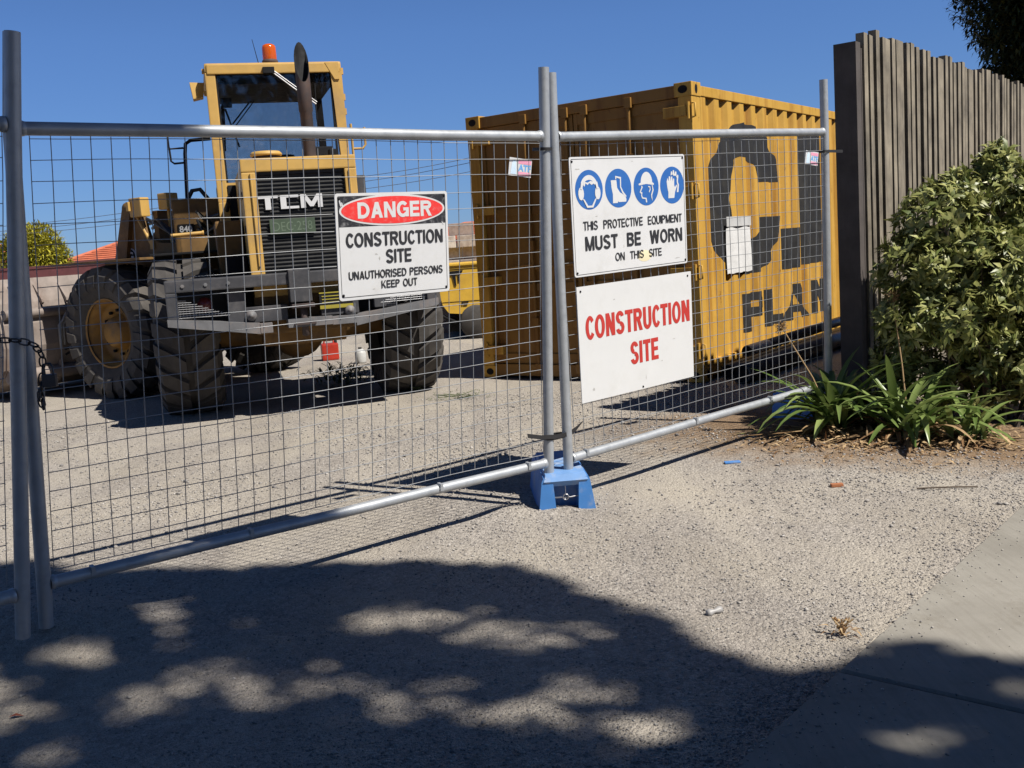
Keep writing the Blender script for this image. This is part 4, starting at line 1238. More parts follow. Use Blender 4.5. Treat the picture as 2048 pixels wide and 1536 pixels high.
# front frame: boom tower, arms, linkage, bucket
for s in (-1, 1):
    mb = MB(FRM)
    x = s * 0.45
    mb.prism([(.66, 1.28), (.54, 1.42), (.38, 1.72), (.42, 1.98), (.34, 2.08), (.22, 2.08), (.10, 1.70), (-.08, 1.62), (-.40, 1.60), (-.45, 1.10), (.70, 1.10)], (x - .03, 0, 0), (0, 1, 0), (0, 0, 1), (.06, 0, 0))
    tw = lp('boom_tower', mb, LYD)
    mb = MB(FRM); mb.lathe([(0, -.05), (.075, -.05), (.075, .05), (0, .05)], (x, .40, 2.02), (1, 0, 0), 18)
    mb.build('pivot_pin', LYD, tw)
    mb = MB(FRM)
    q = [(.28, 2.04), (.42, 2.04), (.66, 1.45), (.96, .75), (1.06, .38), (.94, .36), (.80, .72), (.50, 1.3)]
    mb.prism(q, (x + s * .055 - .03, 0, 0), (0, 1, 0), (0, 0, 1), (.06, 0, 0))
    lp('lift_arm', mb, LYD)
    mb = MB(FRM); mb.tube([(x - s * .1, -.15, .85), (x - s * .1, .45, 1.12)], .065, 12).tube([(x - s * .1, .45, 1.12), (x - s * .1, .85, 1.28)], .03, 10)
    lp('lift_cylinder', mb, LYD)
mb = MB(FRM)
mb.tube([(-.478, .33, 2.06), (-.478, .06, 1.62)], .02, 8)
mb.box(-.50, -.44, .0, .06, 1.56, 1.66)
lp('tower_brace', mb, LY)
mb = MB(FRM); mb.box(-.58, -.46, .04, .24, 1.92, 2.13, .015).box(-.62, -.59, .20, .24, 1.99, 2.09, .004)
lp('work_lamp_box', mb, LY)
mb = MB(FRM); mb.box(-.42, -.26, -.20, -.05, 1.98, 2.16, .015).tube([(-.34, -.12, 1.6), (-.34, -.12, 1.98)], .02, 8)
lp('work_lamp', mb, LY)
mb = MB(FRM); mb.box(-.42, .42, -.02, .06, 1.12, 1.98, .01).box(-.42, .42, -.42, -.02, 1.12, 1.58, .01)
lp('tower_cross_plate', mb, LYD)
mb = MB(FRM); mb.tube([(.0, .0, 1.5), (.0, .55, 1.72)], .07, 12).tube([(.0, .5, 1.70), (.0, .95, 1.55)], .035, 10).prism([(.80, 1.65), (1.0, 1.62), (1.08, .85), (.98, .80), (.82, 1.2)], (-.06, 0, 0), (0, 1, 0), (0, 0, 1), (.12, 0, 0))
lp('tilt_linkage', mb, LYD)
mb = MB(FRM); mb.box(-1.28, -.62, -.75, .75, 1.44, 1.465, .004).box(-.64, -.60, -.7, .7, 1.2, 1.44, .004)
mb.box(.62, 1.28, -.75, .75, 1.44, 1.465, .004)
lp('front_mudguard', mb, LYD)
# round emblem on the tower side
lg = MB(FRM); lg.lathe([(.0, -.002), (.095, -.002), (.095, .002)], (-.484, .43, 1.50), (1, 0, 0), 28)
lgo = lp('round_emblem', lg, mat('emblem_white', (.42, .42, .42), .5))
lg = MB(FRM); lg.lathe([(.0, -.004), (.078, -.004), (.078, .0)], (-.484, .43, 1.50), (1, 0, 0), 28)
lg.build('emblem_disc', BLACK, lgo)
V_, F_ = text_geo('G', 0.03)
xs = [v.x for v in V_]; ys = [v.y for v in V_]
mb = MB(FRM)
mb.add([(-.490, .43 + .05 - (v.x - min(xs)) / (max(xs) - min(xs)) * .10, 1.45 + (v.y - min(ys)) / (max(ys) - min(ys)) * .10) for v in V_], F_)
mb.build('emblem_letter', mat('emblem_letter_white', (.5, .5, .5), .5), lgo)
# bucket
mb = MB(FRM)
out = [(1.25, 1.34), (1.20, 1.25), (1.12, 1.08), (1.05, .85), (1.04, .60), (1.10, .36), (1.24, .20), (1.45, .10), (2.30, .05)]
inn = [(2.30, .085), (1.47, .135), (1.27, .235), (1.14, .38), (1.08, .60), (1.09, .85), (1.16, 1.07), (1.24, 1.24), (1.28, 1.33)]
mb.prism(out + inn, (-1.72, 0, 0), (0, 1, 0), (0, 0, 1), (3.10, 0, 0))
for s in (-1, 1):
    mb.prism([(1.27, 1.32), (1.10, .85), (1.07, .60), (1.13, .36), (1.26, .21), (1.46, .11), (2.25, .07), (1.95, .75), (1.45, 1.30)], (-1.74 if s < 0 else 1.38, 0, 0), (0, 1, 0), (0, 0, 1), (.04, 0, 0))
bu = lp('bucket', mb, BUCK)
for k in range(10):
    x = -1.52 + k * .30
    MB(FRM).prism([(1.21, 1.27), (1.16, 1.17), (1.10, 1.04), (1.075, 1.06), (1.085, 1.10)], (x - .012, -.012, 0), (0, 1, 0), (0, 0, 1), (.024, 0, 0)).build('gusset', BUCK, bu)
for x in (-1.1, -.7, -.25, .25, .7, 1.1):
    MB(FRM).prism([(1.06, .42), (1.16, .28), (1.30, .16), (1.16, .16), (1.04, .30)], (x - .015, -.01, 0), (0, 1, 0), (0, 0, 1), (.03, 0, 0)).build('gusset', BUCK, bu)
mb = MB(FRM)
mb.tube([(-1.71, 1.05, .96), (1.37, 1.05, .96)], .055, 14).tube([(-1.71, 1.10, .28), (1.37, 1.10, .28)], .075, 14)
mb.build('stiffening_tube', BUCK, bu)
mb = MB(FRM)
for dz, dx in ((0, 0), (.045, .03), (.09, -.02)):
    mb.tube([(-1.12 + dx, .96, .62 - dz), (-1.13 + dx, .93, .80), (-1.05 + dx, .93, .92 - dz * .6), (-.85, .93, .93 - dz), (-.62, .92, .90 - dz), (-.45, .9, .88 - dz)], .016, 8)
mb.build('hydraulic_hose', mat('pale_hose', (0.20, 0.19, 0.18), 0.5), bu)
mb = MB(FRM)
mb.tube([(-.95, .97, .84), (-.78, .97, .60), (-.74, .97, .22)], .026, 8).tube([(-1.1, .96, .52), (-.80, .95, .62), (-.62, .95, .66)], .014, 8).tube([(-1.1, .96, .46), (-.84, .95, .57), (-.62, .95, .60)], .014, 8)
mb.tube([(-.63 + .055 * math.cos(a), .95, .64 + .055 * math.sin(a)) for a in [k * PI / 8 for k in range(17)]], .02, 8)
mb.build('grab_linkage', HOSE, bu)

# ---------------------------------------------------------------- shipping container
CC = Vector((1.694, 8.863, 0.013)); CYAW = math.atan2(0.806, 0.592)
# local x along the long side, y across the end (to the left of the long side), z up
cont = thing('shipping_container', 'yellow shipping container with black painted letters on its corrugated side', 'shipping container', CC, CYAW)
LEN, WID, HGT = 6.06, 2.44, 2.59
PIT = 0.278; DEP = 0.042
def corr(x):
    t = ((x - 0.20) % PIT) / PIT
    # outer flat .26, slope .245, inner flat .25, slope .245
    if t < .34: d = 0.0
    elif t < .50: d = (t - .34) / .16
    elif t < .84: d = 1.0
    else: d = 1 - (t - .84) / .16
    return 0.012 + DEP * d
brk = []
x = 0.20 - PIT
while x < LEN:
    for f in (0, .34, .50, .84):
        q = x + f * PIT
        if 0.17 < q < LEN - 0.17: brk.append(q)
    x += PIT
brk = [0.17] + brk + [LEN - 0.17]
def side_panel(y_of, name):
    mb = MB()
    vs, fs = [], []
    for i, q in enumerate(brk):
        vs += [(q, y_of(q), 0.15), (q, y_of(q), 2.50)]
        if i: fs.append((2 * i - 2, 2 * i, 2 * i + 1, 2 * i - 1))
    mb.add(vs, fs)
    return mb.build(name, CY, cont)
sp = side_panel(lambda q: corr(q), 'corrugated_side')
side_panel(lambda q: WID - corr(q), 'corrugated_side')
mb = MB()
mb.box(0.16, LEN - .16, 0.004, 0.075, 2.48, 2.565, .006).box(0.16, LEN - .16, WID - .075, WID - .004, 2.48, 2.565, .006)
mb.build('top_rail', CY, cont)
mb = MB()
mb.box(0.16, LEN - .16, 0.006, 0.07, 0.035, 0.175, .006).box(0.16, LEN - .16, WID - .07, WID - .006, 0.035, 0.175, .006)
mb.build('bottom_rail', CY, cont)
mb = MB(); mb.box(0.10, LEN - .06, .05, WID - .05, 2.52, 2.545)
mb.build('roof', CY, cont)
mb = MB(); mb.box(0.2, LEN - .2, .08, WID - .08, .08, .16).box(LEN - .06, LEN - .04, .1, WID - .1, .1, 2.5)
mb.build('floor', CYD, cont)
for xx in (0, 1):
    for yy in (0, 1):
        mb = MB()
        x0, x1 = (0.0, 0.165) if xx == 0 else (LEN - .165, LEN)
        y0, y1 = (0.0, 0.13) if yy == 0 else (WID - .13, WID)
        mb.box(x0 + (.0 if xx == 0 else 0), x1, y0 + (.003 if yy == 0 else 0), y1 - (.003 if yy else 0), .118, 2.472, .006)
        mb.build('corner_post', CY, cont)
        for z0 in (0.0, HGT - .118):
            mb = MB()
            y0c, y1c = (-.004, .162) if yy == 0 else (WID - .162, WID + .004)
            x0c, x1c = (-.006, .178) if xx == 0 else (LEN - .178, LEN + .006)
            mb.box(x0c, x1c, y0c, y1c, z0, z0 + .118, .006)
            ca = mb.build('corner_casting', CY, cont)
            mb = MB()
            xm = (x0c + x1c) / 2; ym = (y0c + y1c) / 2
            hole = ell(0, 0, .026, .040, 16)
            mb.prism(hole, (xm, (y0c - .001) if yy == 0 else (y1c - .002), z0 + .059), (1, 0, 0), (0, 0, 1), (0, .003, 0))
            mb.build('lifting_hole', BLACK, ca)
            mb = MB()
            mb.prism(ell(0, 0, .045, .034, 16), ((x0c - .001) if xx == 0 else (x1c - .002), ym, z0 + .059), (0, 1, 0), (0, 0, 1), (.003, 0, 0))
            mb.build('lifting_hole', BLACK, ca)
# door end (faces -x)
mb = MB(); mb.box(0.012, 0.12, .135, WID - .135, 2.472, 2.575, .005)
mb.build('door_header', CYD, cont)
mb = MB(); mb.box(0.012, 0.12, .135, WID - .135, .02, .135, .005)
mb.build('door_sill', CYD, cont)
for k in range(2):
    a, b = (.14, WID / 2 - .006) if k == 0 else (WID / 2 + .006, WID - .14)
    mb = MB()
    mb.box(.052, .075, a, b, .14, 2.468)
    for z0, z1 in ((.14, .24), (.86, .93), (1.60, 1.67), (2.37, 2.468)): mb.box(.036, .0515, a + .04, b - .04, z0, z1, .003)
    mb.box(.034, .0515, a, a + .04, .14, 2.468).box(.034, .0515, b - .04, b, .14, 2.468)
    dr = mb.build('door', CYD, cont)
    for yy in ((a + .25, a + .72) if k == 0 else (a + .28, a + .75)):
        yy = {0: {True: .62, False: 1.08}, 1: {True: 1.29, False: 1.76}}[k][yy < a + .5]
        mb = MB(); mb.tube([(.012, yy, .10), (.012, yy, 2.52)], .017, 10)
        for z in (.10, .55, 1.30, 2.0, 2.49): mb.box(-.012, .034, yy - .035, yy + .035, z - .045, z + .045, .004)
        mb.tube([(.0, yy, 1.12), (-.01, yy + .22, 1.10), (-.01, yy + .42, 1.08)], .013, 8)
        mb.build('lock_rod', CYD, dr)
    hy = .05 if k == 0 else WID - .05
    for z in (.28, .97, 1.67, 2.35):
        mb = MB(); mb.box(-.018, .05, min(hy, hy + (.22 if k == 0 else -.22)), max(hy, hy + (.22 if k == 0 else -.22)), z - .045, z + .045, .005)
        mb.tube([(-.012, hy - .02, z - .07), (-.012, hy - .02, z + .07)], .014, 8)
        if k == 0: mb.tube([(-.004, -.002, z - .06), (-.004, -.03, z - .055), (-.004, -.03, z + .055), (-.004, -.002, z + .06)], .009, 6)
        mb.build('hinge', CY, dr)
# painted letters, laid over the corrugations
def drape(name, geo, x0, x1, z0, z1, fit=True, slant=0.0):
    V, F = geo
    if fit:
        xs = [v.x for v in V]; ys = [v.y for v in V]
        V = [Vector((x0 + (v.x - min(xs)) / (max(xs) - min(xs)) * (x1 - x0), 0, z0 + (v.y - min(ys)) / (max(ys) - min(ys)) * (z1 - z0))) for v in V]
    else:
        V = [Vector((v.x, 0, v.y)) for v in V]
    bm = bmesh.new()
    bv = [bm.verts.new(v) for v in V]
    for f in F:
        try: bm.faces.new([bv[i] for i in f])
        except ValueError: pass
    for q in brk:
        bmesh.ops.bisect_plane(bm, geom=bm.verts[:] + bm.edges[:] + bm.faces[:], plane_co=(q, 0, 0), plane_no=(1, 0, 0))
    for v in bm.verts:
        v.co.y = corr(v.co.x) - 0.0022
    me = bpy.data.meshes.new(name)
    bm.to_mesh(me); bm.free()
    me.materials.append(CBLK)
    o = bpy.data.objects.new(name, me); col.objects.link(o); o.parent = sp
    return o
cout = [(1.93, 1.76), (1.90, 1.98), (1.74, 2.16), (1.50, 2.27), (1.15, 2.31), (.82, 2.26), (.55, 2.10), (.38, 1.88), (.30, 1.60), (.33, 1.32), (.47, 1.08), (.72, .94), (1.05, .885), (1.45, .89), (1.72, 1.0), (1.88, 1.18), (1.96, 1.42),
        (1.47, 1.42), (1.40, 1.28), (1.20, 1.18), (1.00, 1.15), (.86, 1.22), (.77, 1.40), (.74, 1.60), (.78, 1.80), (.86, 1.93), (1.02, 1.99), (1.20, 1.98), (1.36, 1.90), (1.43, 1.76)]
drape('painted_letter', loops_geo([cout]), 0, 0, 0, 0, False)
drape('painted_full_stop', loops_geo([[(1.99, .87), (2.49, .87), (2.51, 1.29), (2.01, 1.29)]]), 0, 0, 0, 0, False)
drape('painted_letter', loops_geo([[(2.59, .89), (3.24, .89), (3.24, 2.28), (2.59, 2.28)]]), 0, 0, 0, 0, False)
zb, zt = .33, .70
drape('painted_letter', loops_geo([[(1.00, zb), (1.20, zb), (1.20, .46), (1.42, .46), (1.52, .53), (1.52, .63), (1.42, zt), (1.00, zt)], [(1.20, .555), (1.20, .62), (1.33, .62), (1.33, .555)]]), 0, 0, 0, 0, False)
drape('painted_letter', loops_geo([[(1.55, zb), (2.02, zb), (2.02, .43), (1.76, .43), (1.76, zt), (1.55, zt)]]), 0, 0, 0, 0, False)
drape('painted_letter', loops_geo([[(2.05, zb), (2.26, zb), (2.30, .40), (2.46, .40), (2.50, zb), (2.72, zb), (2.48, zt), (2.28, zt)], [(2.33, .48), (2.43, .48), (2.38, .60)]]), 0, 0, 0, 0, False)
drape('painted_letter', loops_geo([[(2.80, zb), (3.0, zb), (3.0, .53), (3.18, zb), (3.36, zb), (3.36, zt), (3.16, zt), (3.16, .50), (3.0, zt), (2.80, zt)]]), 0, 0, 0, 0, False)
# notice sheet on the side
ns = thing('notice_sheet', 'sheet of weathered white paper stuck over the painted letters on the container', 'notice', mw=cont.matrix_basis.copy() @ Matrix.Translation((.59, 0, .915)))
ns.location = CC + Matrix.Rotation(CYAW, 3, 'Z') @ Vector((.59, 0, .915)); ns.rotation_euler = (0, 0, CYAW)
mb = MB()
N1, N2 = 12, 10
vs = []
for j in range(N2 + 1):
    for i in range(N1 + 1):
        xq = .56 * i / N1 + (.012 * (j / N2))
        vs.append((xq, .003 + .006 * math.sin(i * .9 + j * .35) - .004, .515 * j / N2 + .004 * math.sin(i * 1.7)))
mb.add(vs, [(j * (N1 + 1) + i, j * (N1 + 1) + i + 1, (j + 1) * (N1 + 1) + i + 1, (j + 1) * (N1 + 1) + i) for j in range(N2) for i in range(N1)], True)
mb.build('sheet', PAPER, ns)
MB().box(.0, .56, -.012, -.009, .43, .52, .001).build('clear_sleeve', mat('grey_tape', (.45, .45, .45), .5), ns)

# pipes stacked against the container
Ld = Vector((.592, .806, 0)); Ed = Vector((.806, -.592, 0))
def pipe(label, s0, s1, off, z, r_, m, wrap=False, rise=0.0):
    a = CC + Ld * s0 + Ed * off; a.z = z
    root = thing('pipe', label, 'pipe', a, CYAW, 'pipes beside the container')
    mb = MB(); L_ = s1 - s0
    mb.lathe([(r_ * .82, .0), (r_, .0), (r_, L_), (r_ * .82, L_), (r_ * .82, .02)], (0, 0, 0), (1, 0, rise), 20)
    mb.build('tube', m, root)
    mb = MB(); mb.lathe([(0, .03), (r_ * .82, .03)], (0, 0, 0), (1, 0, rise), 20); mb.build('bore', BLACK, root)
    if wrap:
        mb = MB(); mb.lathe([(r_ * 1.03, -.01), (r_ * 1.06, .0), (r_ * 1.06, .45), (r_ * 1.02, .47)], (0, 0, 0), (1, 0, rise), 20); mb.build('wrap', PIPEW, root)
pipe('thick black pipe lying on the gravel in front of the container', .02, 4.6, .34, .095, .092, PIPE)
pipe('dark pipe lying against the bottom rail of the container', .25, 4.8, .12, .075, .072, PIPE)
pipe('slimmer dark pipe with a pale wrapped end, resting on the two thicker pipes', .46, 4.9, .22, .235, .050, PIPE, True, .004)

# ---------------------------------------------------------------- timber post and paling fence
FD = Vector((0.622, 0.783, 0)).normalized(); FN = Vector((FD.y, -FD.x, 0))    # FN faces the street
FS = Vector((2.36, 6.86, 0))
def fbox(mb, a, b, n0, n1, z0, z1, dz=0.0, lean=0.0):
    p = []
    for z, k in ((z0, 0), (z1, 1)):
        for (q, w_) in ((a, n0), (b, n0), (b, n1), (a, n1)):
            v = FS + FD * (q + lean * k) + FN * w_
            p.append((v.x, v.y, z + (dz * (1 if q == b else 0) if k else 0)))
    mb.hexa(p)
mb = MB()
fbox(mb, -0.10, -0.015, -0.072, 0.074, -0.05, 2.475, 0.0)
fbox(mb, -0.012, 0.008, -0.075, 0.075, -0.05, 2.44)
post = mb.build('timber_post', POSTW)
tag(post, 'dark weathered timber post at the end of the paling fence, beside the yellow container', 'post')
pf = thing('paling_fence', 'weathered grey paling fence running back behind the green shrub', 'fence', FS)
mb = MB(Matrix.Translation(-FS))
q = 0.02
i = 0
while q < 8.5:
    w_ = rnd.uniform(.066, .082) if rnd.random() > .07 else .15
    fbox(mb, q, q + w_, 0.034, 0.086 + rnd.uniform(-.006, .006), 0.03, 2.565 + rnd.uniform(-.028, .022), rnd.uniform(-.006, .006), rnd.uniform(-.010, .010))
    q += w_ + rnd.uniform(.044, .062)
    i += 1
mb.build('paling_boards', WOOD, pf)
mb = MB(Matrix.Translation(-FS))
fbox(mb, 0.0, 8.5, 0.006, 0.028, 0.03, 2.46)
mb.build('back_boarding', POSTW, pf)
mb = MB(Matrix.Translation(-FS))
for z in (.35, 1.25, 2.15): fbox(mb, .0, 8.5, -.04, .005, z, z + .085)
for q in (2.4, 4.8, 7.2): fbox(mb, q, q + .1, -.14, -.042, -.05, 2.4)
mb.build('rail', POSTW, pf)

# ---------------------------------------------------------------- vegetation
def unit(v): return v / np.maximum(np.linalg.norm(v, axis=-1, keepdims=True), 1e-9)
def leaves(C, D, L, Wd, curl=0.25, N=None):
    """leaf blades: base points C, directions D, lengths L, widths Wd; 6 verts, 4 faces folded along the midrib"""
    n = len(C)
    D = unit(D)
    up_ = np.tile(np.array([[0, 0, 1.0]]), (n, 1)) if N is None else N
    S = np.cross(D, up_); bad = np.linalg.norm(S, axis=1) < 1e-3; S[bad] = (1, 0, 0); S = unit(S)
    Nn = np.cross(S, D)
    L = L[:, None]; Wd = Wd[:, None]
    mid = C + D * L * .5 + Nn * L * 0.04
    tip = C + D * L - Nn * L * curl
    l1 = C + D * L * .48 + S * Wd * .5 + Nn * Wd * .16
    r1 = C + D * L * .48 - S * Wd * .5 + Nn * Wd * .16
    V = np.stack([C, l1, mid, r1, tip], 1)
    f = np.array([(0, 2, 1), (0, 3, 2), (1, 2, 4), (2, 3, 4)])
    F = (np.arange(n)[:, None, None] * 5 + f[None]).reshape(-1, 3)
    return V.reshape(-1, 3), F

# the green shrub: whorls of leaves at the ends of many shoots
SH = np.array([3.06, 6.40, 0.0])
shrub = thing('shrub', 'large green leafy shrub in front of the paling fence', 'shrub', tuple(SH))
lobes = [((-.34, -.05, 1.30), (.26, .28, .24)), ((-.18, .0, 1.45), (.16, .2, .16)), ((-.50, -.08, 1.02), (.26, .28, .24)), ((.08, .05, 1.42), (.20, .25, .26)), ((.02, .0, 1.62), (.11, .14, .13)),
         ((.30, .0, 1.22), (.30, .32, .30)), ((-.14, -.2, 1.02), (.30, .28, .24)), ((-.58, -.12, .74), (.20, .22, .22)), ((-.30, -.24, .70), (.28, .28, .22)), ((.12, -.24, .80), (.30, .28, .24)),
         ((.50, -.05, .92), (.38, .36, .34)), ((.70, .0, 1.20), (.36, .36, .40)), ((.40, -.22, .52), (.36, .32, .26)), ((-.05, -.12, .46), (.26, .26, .20)), ((.75, -.1, .5), (.4, .36, .34)), ((-.60, 0, .46), (.16, .18, .16)), ((-.52, .0, .30), (.24, .22, .20)), ((-.15, -.05, .26), (.32, .28, .18)), ((.25, -.1, .28), (.34, .3, .2)), ((.65, -.1, .26), (.36, .3, .2)), ((.1, .2, .55), (.6, .25, .4)), ((-.1, .2, .9), (.45, .3, .4))]
tips, dirs = [], []
for (c, rad) in lobes:
    k = int(430 * rad[0] * rad[2] / .2 + 22)
    d = unit(rng.normal(size=(k, 3)) + np.array([0, 0, .35]))
    rr_ = rng.uniform(.55, 1.06, (k, 1)) ** .6
    p = np.array(c) + d * rr_ * np.array(rad)
    tips.append(p); dirs.append(unit(d + rng.normal(0, .45, (k, 3)) + np.array([0, 0, .5])))
tips = np.concatenate(tips); dirs = np.concatenate(dirs)
ok = tips[:, 2] > 0.12
tips, dirs = tips[ok], dirs[ok]
thin = (tips[:, 2] < .50) & (rng.random(len(tips)) < .22)
tips, dirs = tips[~thin], dirs[~thin]
k = 10
C_ = np.repeat(tips, k, 0) - np.repeat(dirs, k, 0) * rng.uniform(0, .05, (len(tips) * k, 1))
A = np.repeat(dirs, k, 0)
rv = unit(np.cross(A, rng.normal(size=A.shape)))
Dl = unit(A * rng.uniform(.15, 1.0, (len(A), 1)) + rv)
V_, F_ = leaves(C_, Dl, rng.uniform(.045, .095, len(C_)), rng.uniform(.018, .031, len(C_)), .22, A)
raw('foliage', V_, F_, SHRUBL, shrub)
mb = MB()
for j in range(26):
    t = tips[rng.integers(len(tips))]
    a = np.array([rng.normal(.05, .16), rng.normal(0, .12), 0.0])
    m_ = a * .5 + t * .5 + np.array([0, 0, -.05])
    mb.tube([a, a * .8 + t * .2 + np.array([0, 0, .12]), m_, t], [.016, .012, .009, .004], 6)
mb.build('stem', BARK, shrub)

# strap-leaved clumps
def clump(label, x, y, n, sc_, stalk=None, dry=14, seed=1):
    g = np.random.default_rng(seed)
    z0 = float(gh(x, y))
    root = thing('agapanthus', label, 'plant', (x, y, z0), 0, 'strap-leaved plants along the garden bed')
    def strap_set(n, Lr, Wr, el, droop, m, name):
        Vs, Fs = [], []
        K = 8
        for i in range(n):
            az = g.uniform(0, 2 * PI); e = g.uniform(*el); L_ = g.uniform(*Lr) * sc_; W_ = g.uniform(*Wr) * sc_
            dr_ = g.uniform(*droop)
            p = np.array([g.normal(0, .05), g.normal(0, .05), .0]); ang = e
            side = np.array([-math.sin(az), math.cos(az), 0])
            o = len(Vs)
            for k_ in range(K + 1):
                t = k_ / K
                w_ = W_ * (0.55 + .9 * t - 1.45 * t ** 3) if t < .999 else .001
                nrm = np.array([-math.cos(az) * math.sin(ang), -math.sin(az) * math.sin(ang), math.cos(ang)])
                Vs += [p + side * w_ / 2 + nrm * w_ * .15, p - nrm * w_ * .05, p - side * w_ / 2 + nrm * w_ * .15]
                p = p + np.array([math.cos(az) * math.cos(ang), math.sin(az) * math.cos(ang), math.sin(ang)]) * L_ / K
                if p[2] < .006: p[2] = .006; ang = max(ang, -.05)
                ang -= dr_ / K
            for k_ in range(K):
                b = o + 3 * k_
                Fs += [(b, b + 1, b + 4, b + 3), (b + 1, b + 2, b + 5, b + 4)]
        raw(name, Vs, Fs, m, root, smooth=True)
    strap_set(int(n * .56), (.30, .52), (.034, .052), (.65, 1.5), (.8, 2.5), AGAL, 'leaves')
    if dry: strap_set(int(dry * 1.5), (.18, .42), (.018, .038), (-.1, .8), (1.0, 2.6), DRYL, 'dry_leaves')
    if stalk:
        bx, by, bz = stalk
        mb = MB(); mb.tube([(0, 0, .02), (bx * .4, by * .4, bz * .5), (bx, by, bz)], [.006, .005, .004], 6); st = mb.build('flower_stalk', DRYL, root)
        mb = MB()
        for k_ in range(70):
            d = unit(g.normal(size=(1, 3)))[0]
            e = np.array([bx, by, bz]) + d * g.uniform(.03, .055)
            mb.tube([(bx, by, bz), tuple(e)], [.0012, .0022], 4)
        mb.build('seed_head', DRYL, st)
clump('strap-leaved clump spilling over the fence foot, left of the others', 2.02, 6.32, 110, 1.30, (-.28, .12, .66), 26, 1)
clump('broad strap-leaved clump with pale dead leaves, in the middle of the bed', 2.36, 5.98, 95, 1.30, (.0, .22, .83), 30, 2)
clump('smaller strap-leaved clump under the right side of the shrub', 2.64, 5.84, 46, 1.0, None, 18, 3)
clump('strap-leaved clump against the foot of the timber post', 2.12, 6.36, 80, 1.30, None, 8, 4)

# dry leaf litter round the clumps
n = 1500
px_ = rng.normal(2.25, .42, n); py_ = rng.normal(5.98, .22, n) - (px_ - 2.25) * .25
C_ = np.stack([px_, py_, gh(px_, py_) + rng.uniform(.003, .018, n)], 1)
Dl = unit(np.stack([rng.normal(size=n), rng.normal(size=n), rng.normal(0, .25, n)], 1))
V_, F_ = leaves(C_, Dl, rng.uniform(.02, .10, n), rng.uniform(.007, .020, n), .1)
tag(raw('leaf_litter', V_, F_, DRYL), 'dry brown leaves lying under the strap-leaved plants', 'leaf litter', kind='stuff')

# weeds, dry tuft
def tuft(name, label, cat, x, y, n, h, spread, m, seed, group=None):
    g = np.random.default_rng(seed)
    root = thing(name, label, cat, (x, y, float(gh(x, y))), 0, group)
    C_ = np.stack([g.normal(0, spread, n), g.normal(0, spread * .7, n), np.full(n, .0)], 1)
    C_[:, 2] = g.uniform(0, h * .6, n)
    D_ = unit(np.stack([g.normal(size=n), g.normal(size=n), g.uniform(.1, 1.2, n)], 1))
    V_, F_ = leaves(C_, D_, g.uniform(.4, 1.0, n) * h * .7, g.uniform(.12, .25, n) * h * .5, .3)
    raw('leaves', V_, F_, m, root)
    mb = MB()
    for k_ in range(8):
        mb.tube([(0, 0, 0), (g.normal(0, spread * .5), g.normal(0, spread * .4), h * .4), (g.normal(0, spread), g.normal(0, spread * .7), h * .8)], .003, 5)
    mb.build('stem', m, root)
    return root
tuft('weed', 'grey-green weed growing from the gravel under the loader', 'weed', -1.72, 10.60, 260, .26, .20, WEEDL, 21)
tuft('weed', 'low green weed on the open gravel right of the loader tyre', 'weed', -.50, 9.05, 200, .07, .16, WEEDL, 22)
tuft('weed', 'tiny weed beside the right rear tyre of the loader', 'weed', -.92, 9.70, 60, .06, .08, WEEDL, 23)
tuft('dry_weed', 'dry brown weed at the edge of the concrete footpath', 'weed', 1.02, 3.16, 34, .07, .025, DRYL, 24)

# ---------------------------------------------------------------- tall cypress, right
def cone_tree(name, label, base, trunk_h, blobs, n, ls, lm, seed, lean=(0, 0)):
    g = np.random.default_rng(seed)
    root = thing(name, label, 'tree', base)
    tot = sum(b[1][0] * b[1][1] * b[1][2] for b in blobs)
    Cs, Ds = [], []
    for c, rad in blobs:
        k_ = int(n * rad[0] * rad[1] * rad[2] / tot)
        d = unit(g.normal(size=(k_, 3)))
        r_ = g.uniform(.10, 1, (k_, 1)) ** .38
        clump_ = np.sin(d[:, :1] * 9 + c[0]) * np.sin(d[:, 1:2] * 8) * np.sin(d[:, 2:3] * 9 + 1)
        p = np.array(c) + d * (r_ * (1 + .10 * clump_)) * np.array(rad)
        Cs.append(p); Ds.append(unit(d + g.normal(0, .6, (k_, 3)) + np.array([0, 0, .2])))
    C_ = np.concatenate(Cs); D_ = np.concatenate(Ds)
    V_, F_ = leaves(C_, D_, g.uniform(.6, 1.3, len(C_)) * ls, g.uniform(.25, .45, len(C_)) * ls, .2)
    raw('crown', V_, F_, lm, root)
    mb = MB(); mb.tube([(0, 0, -.1), (.03 + lean[0] * .5, .02 + lean[1] * .5, trunk_h * .4), (lean[0], lean[1], trunk_h * .7), (lean[0], lean[1], trunk_h)], [.16, .13, .09, .05], 12)
    for c, rad in blobs[:8]:
        mb.tube([(lean[0] * .8, lean[1] * .8, trunk_h * .55), (c[0] * .5 + lean[0] * .4, c[1] * .5, (trunk_h * .55 + c[2]) / 2 + .1), c], [.06, .045, .015], 8)
    mb.build('trunk', BARK, root)
    return root
cone_tree('cypress_tree', 'dark cypress standing behind the far end of the paling fence, top right corner', (7.68, 13.3, 0), 6.0,
          [((-.30, 0, 4.60), (1.42, 1.2, 1.95)), ((-.1, 0, 3.6), (1.15, 1.1, 1.5)), ((0, 0, 6.2), (1.0, 1.0, 1.8))], 120000, .11, CONIFL, 31)

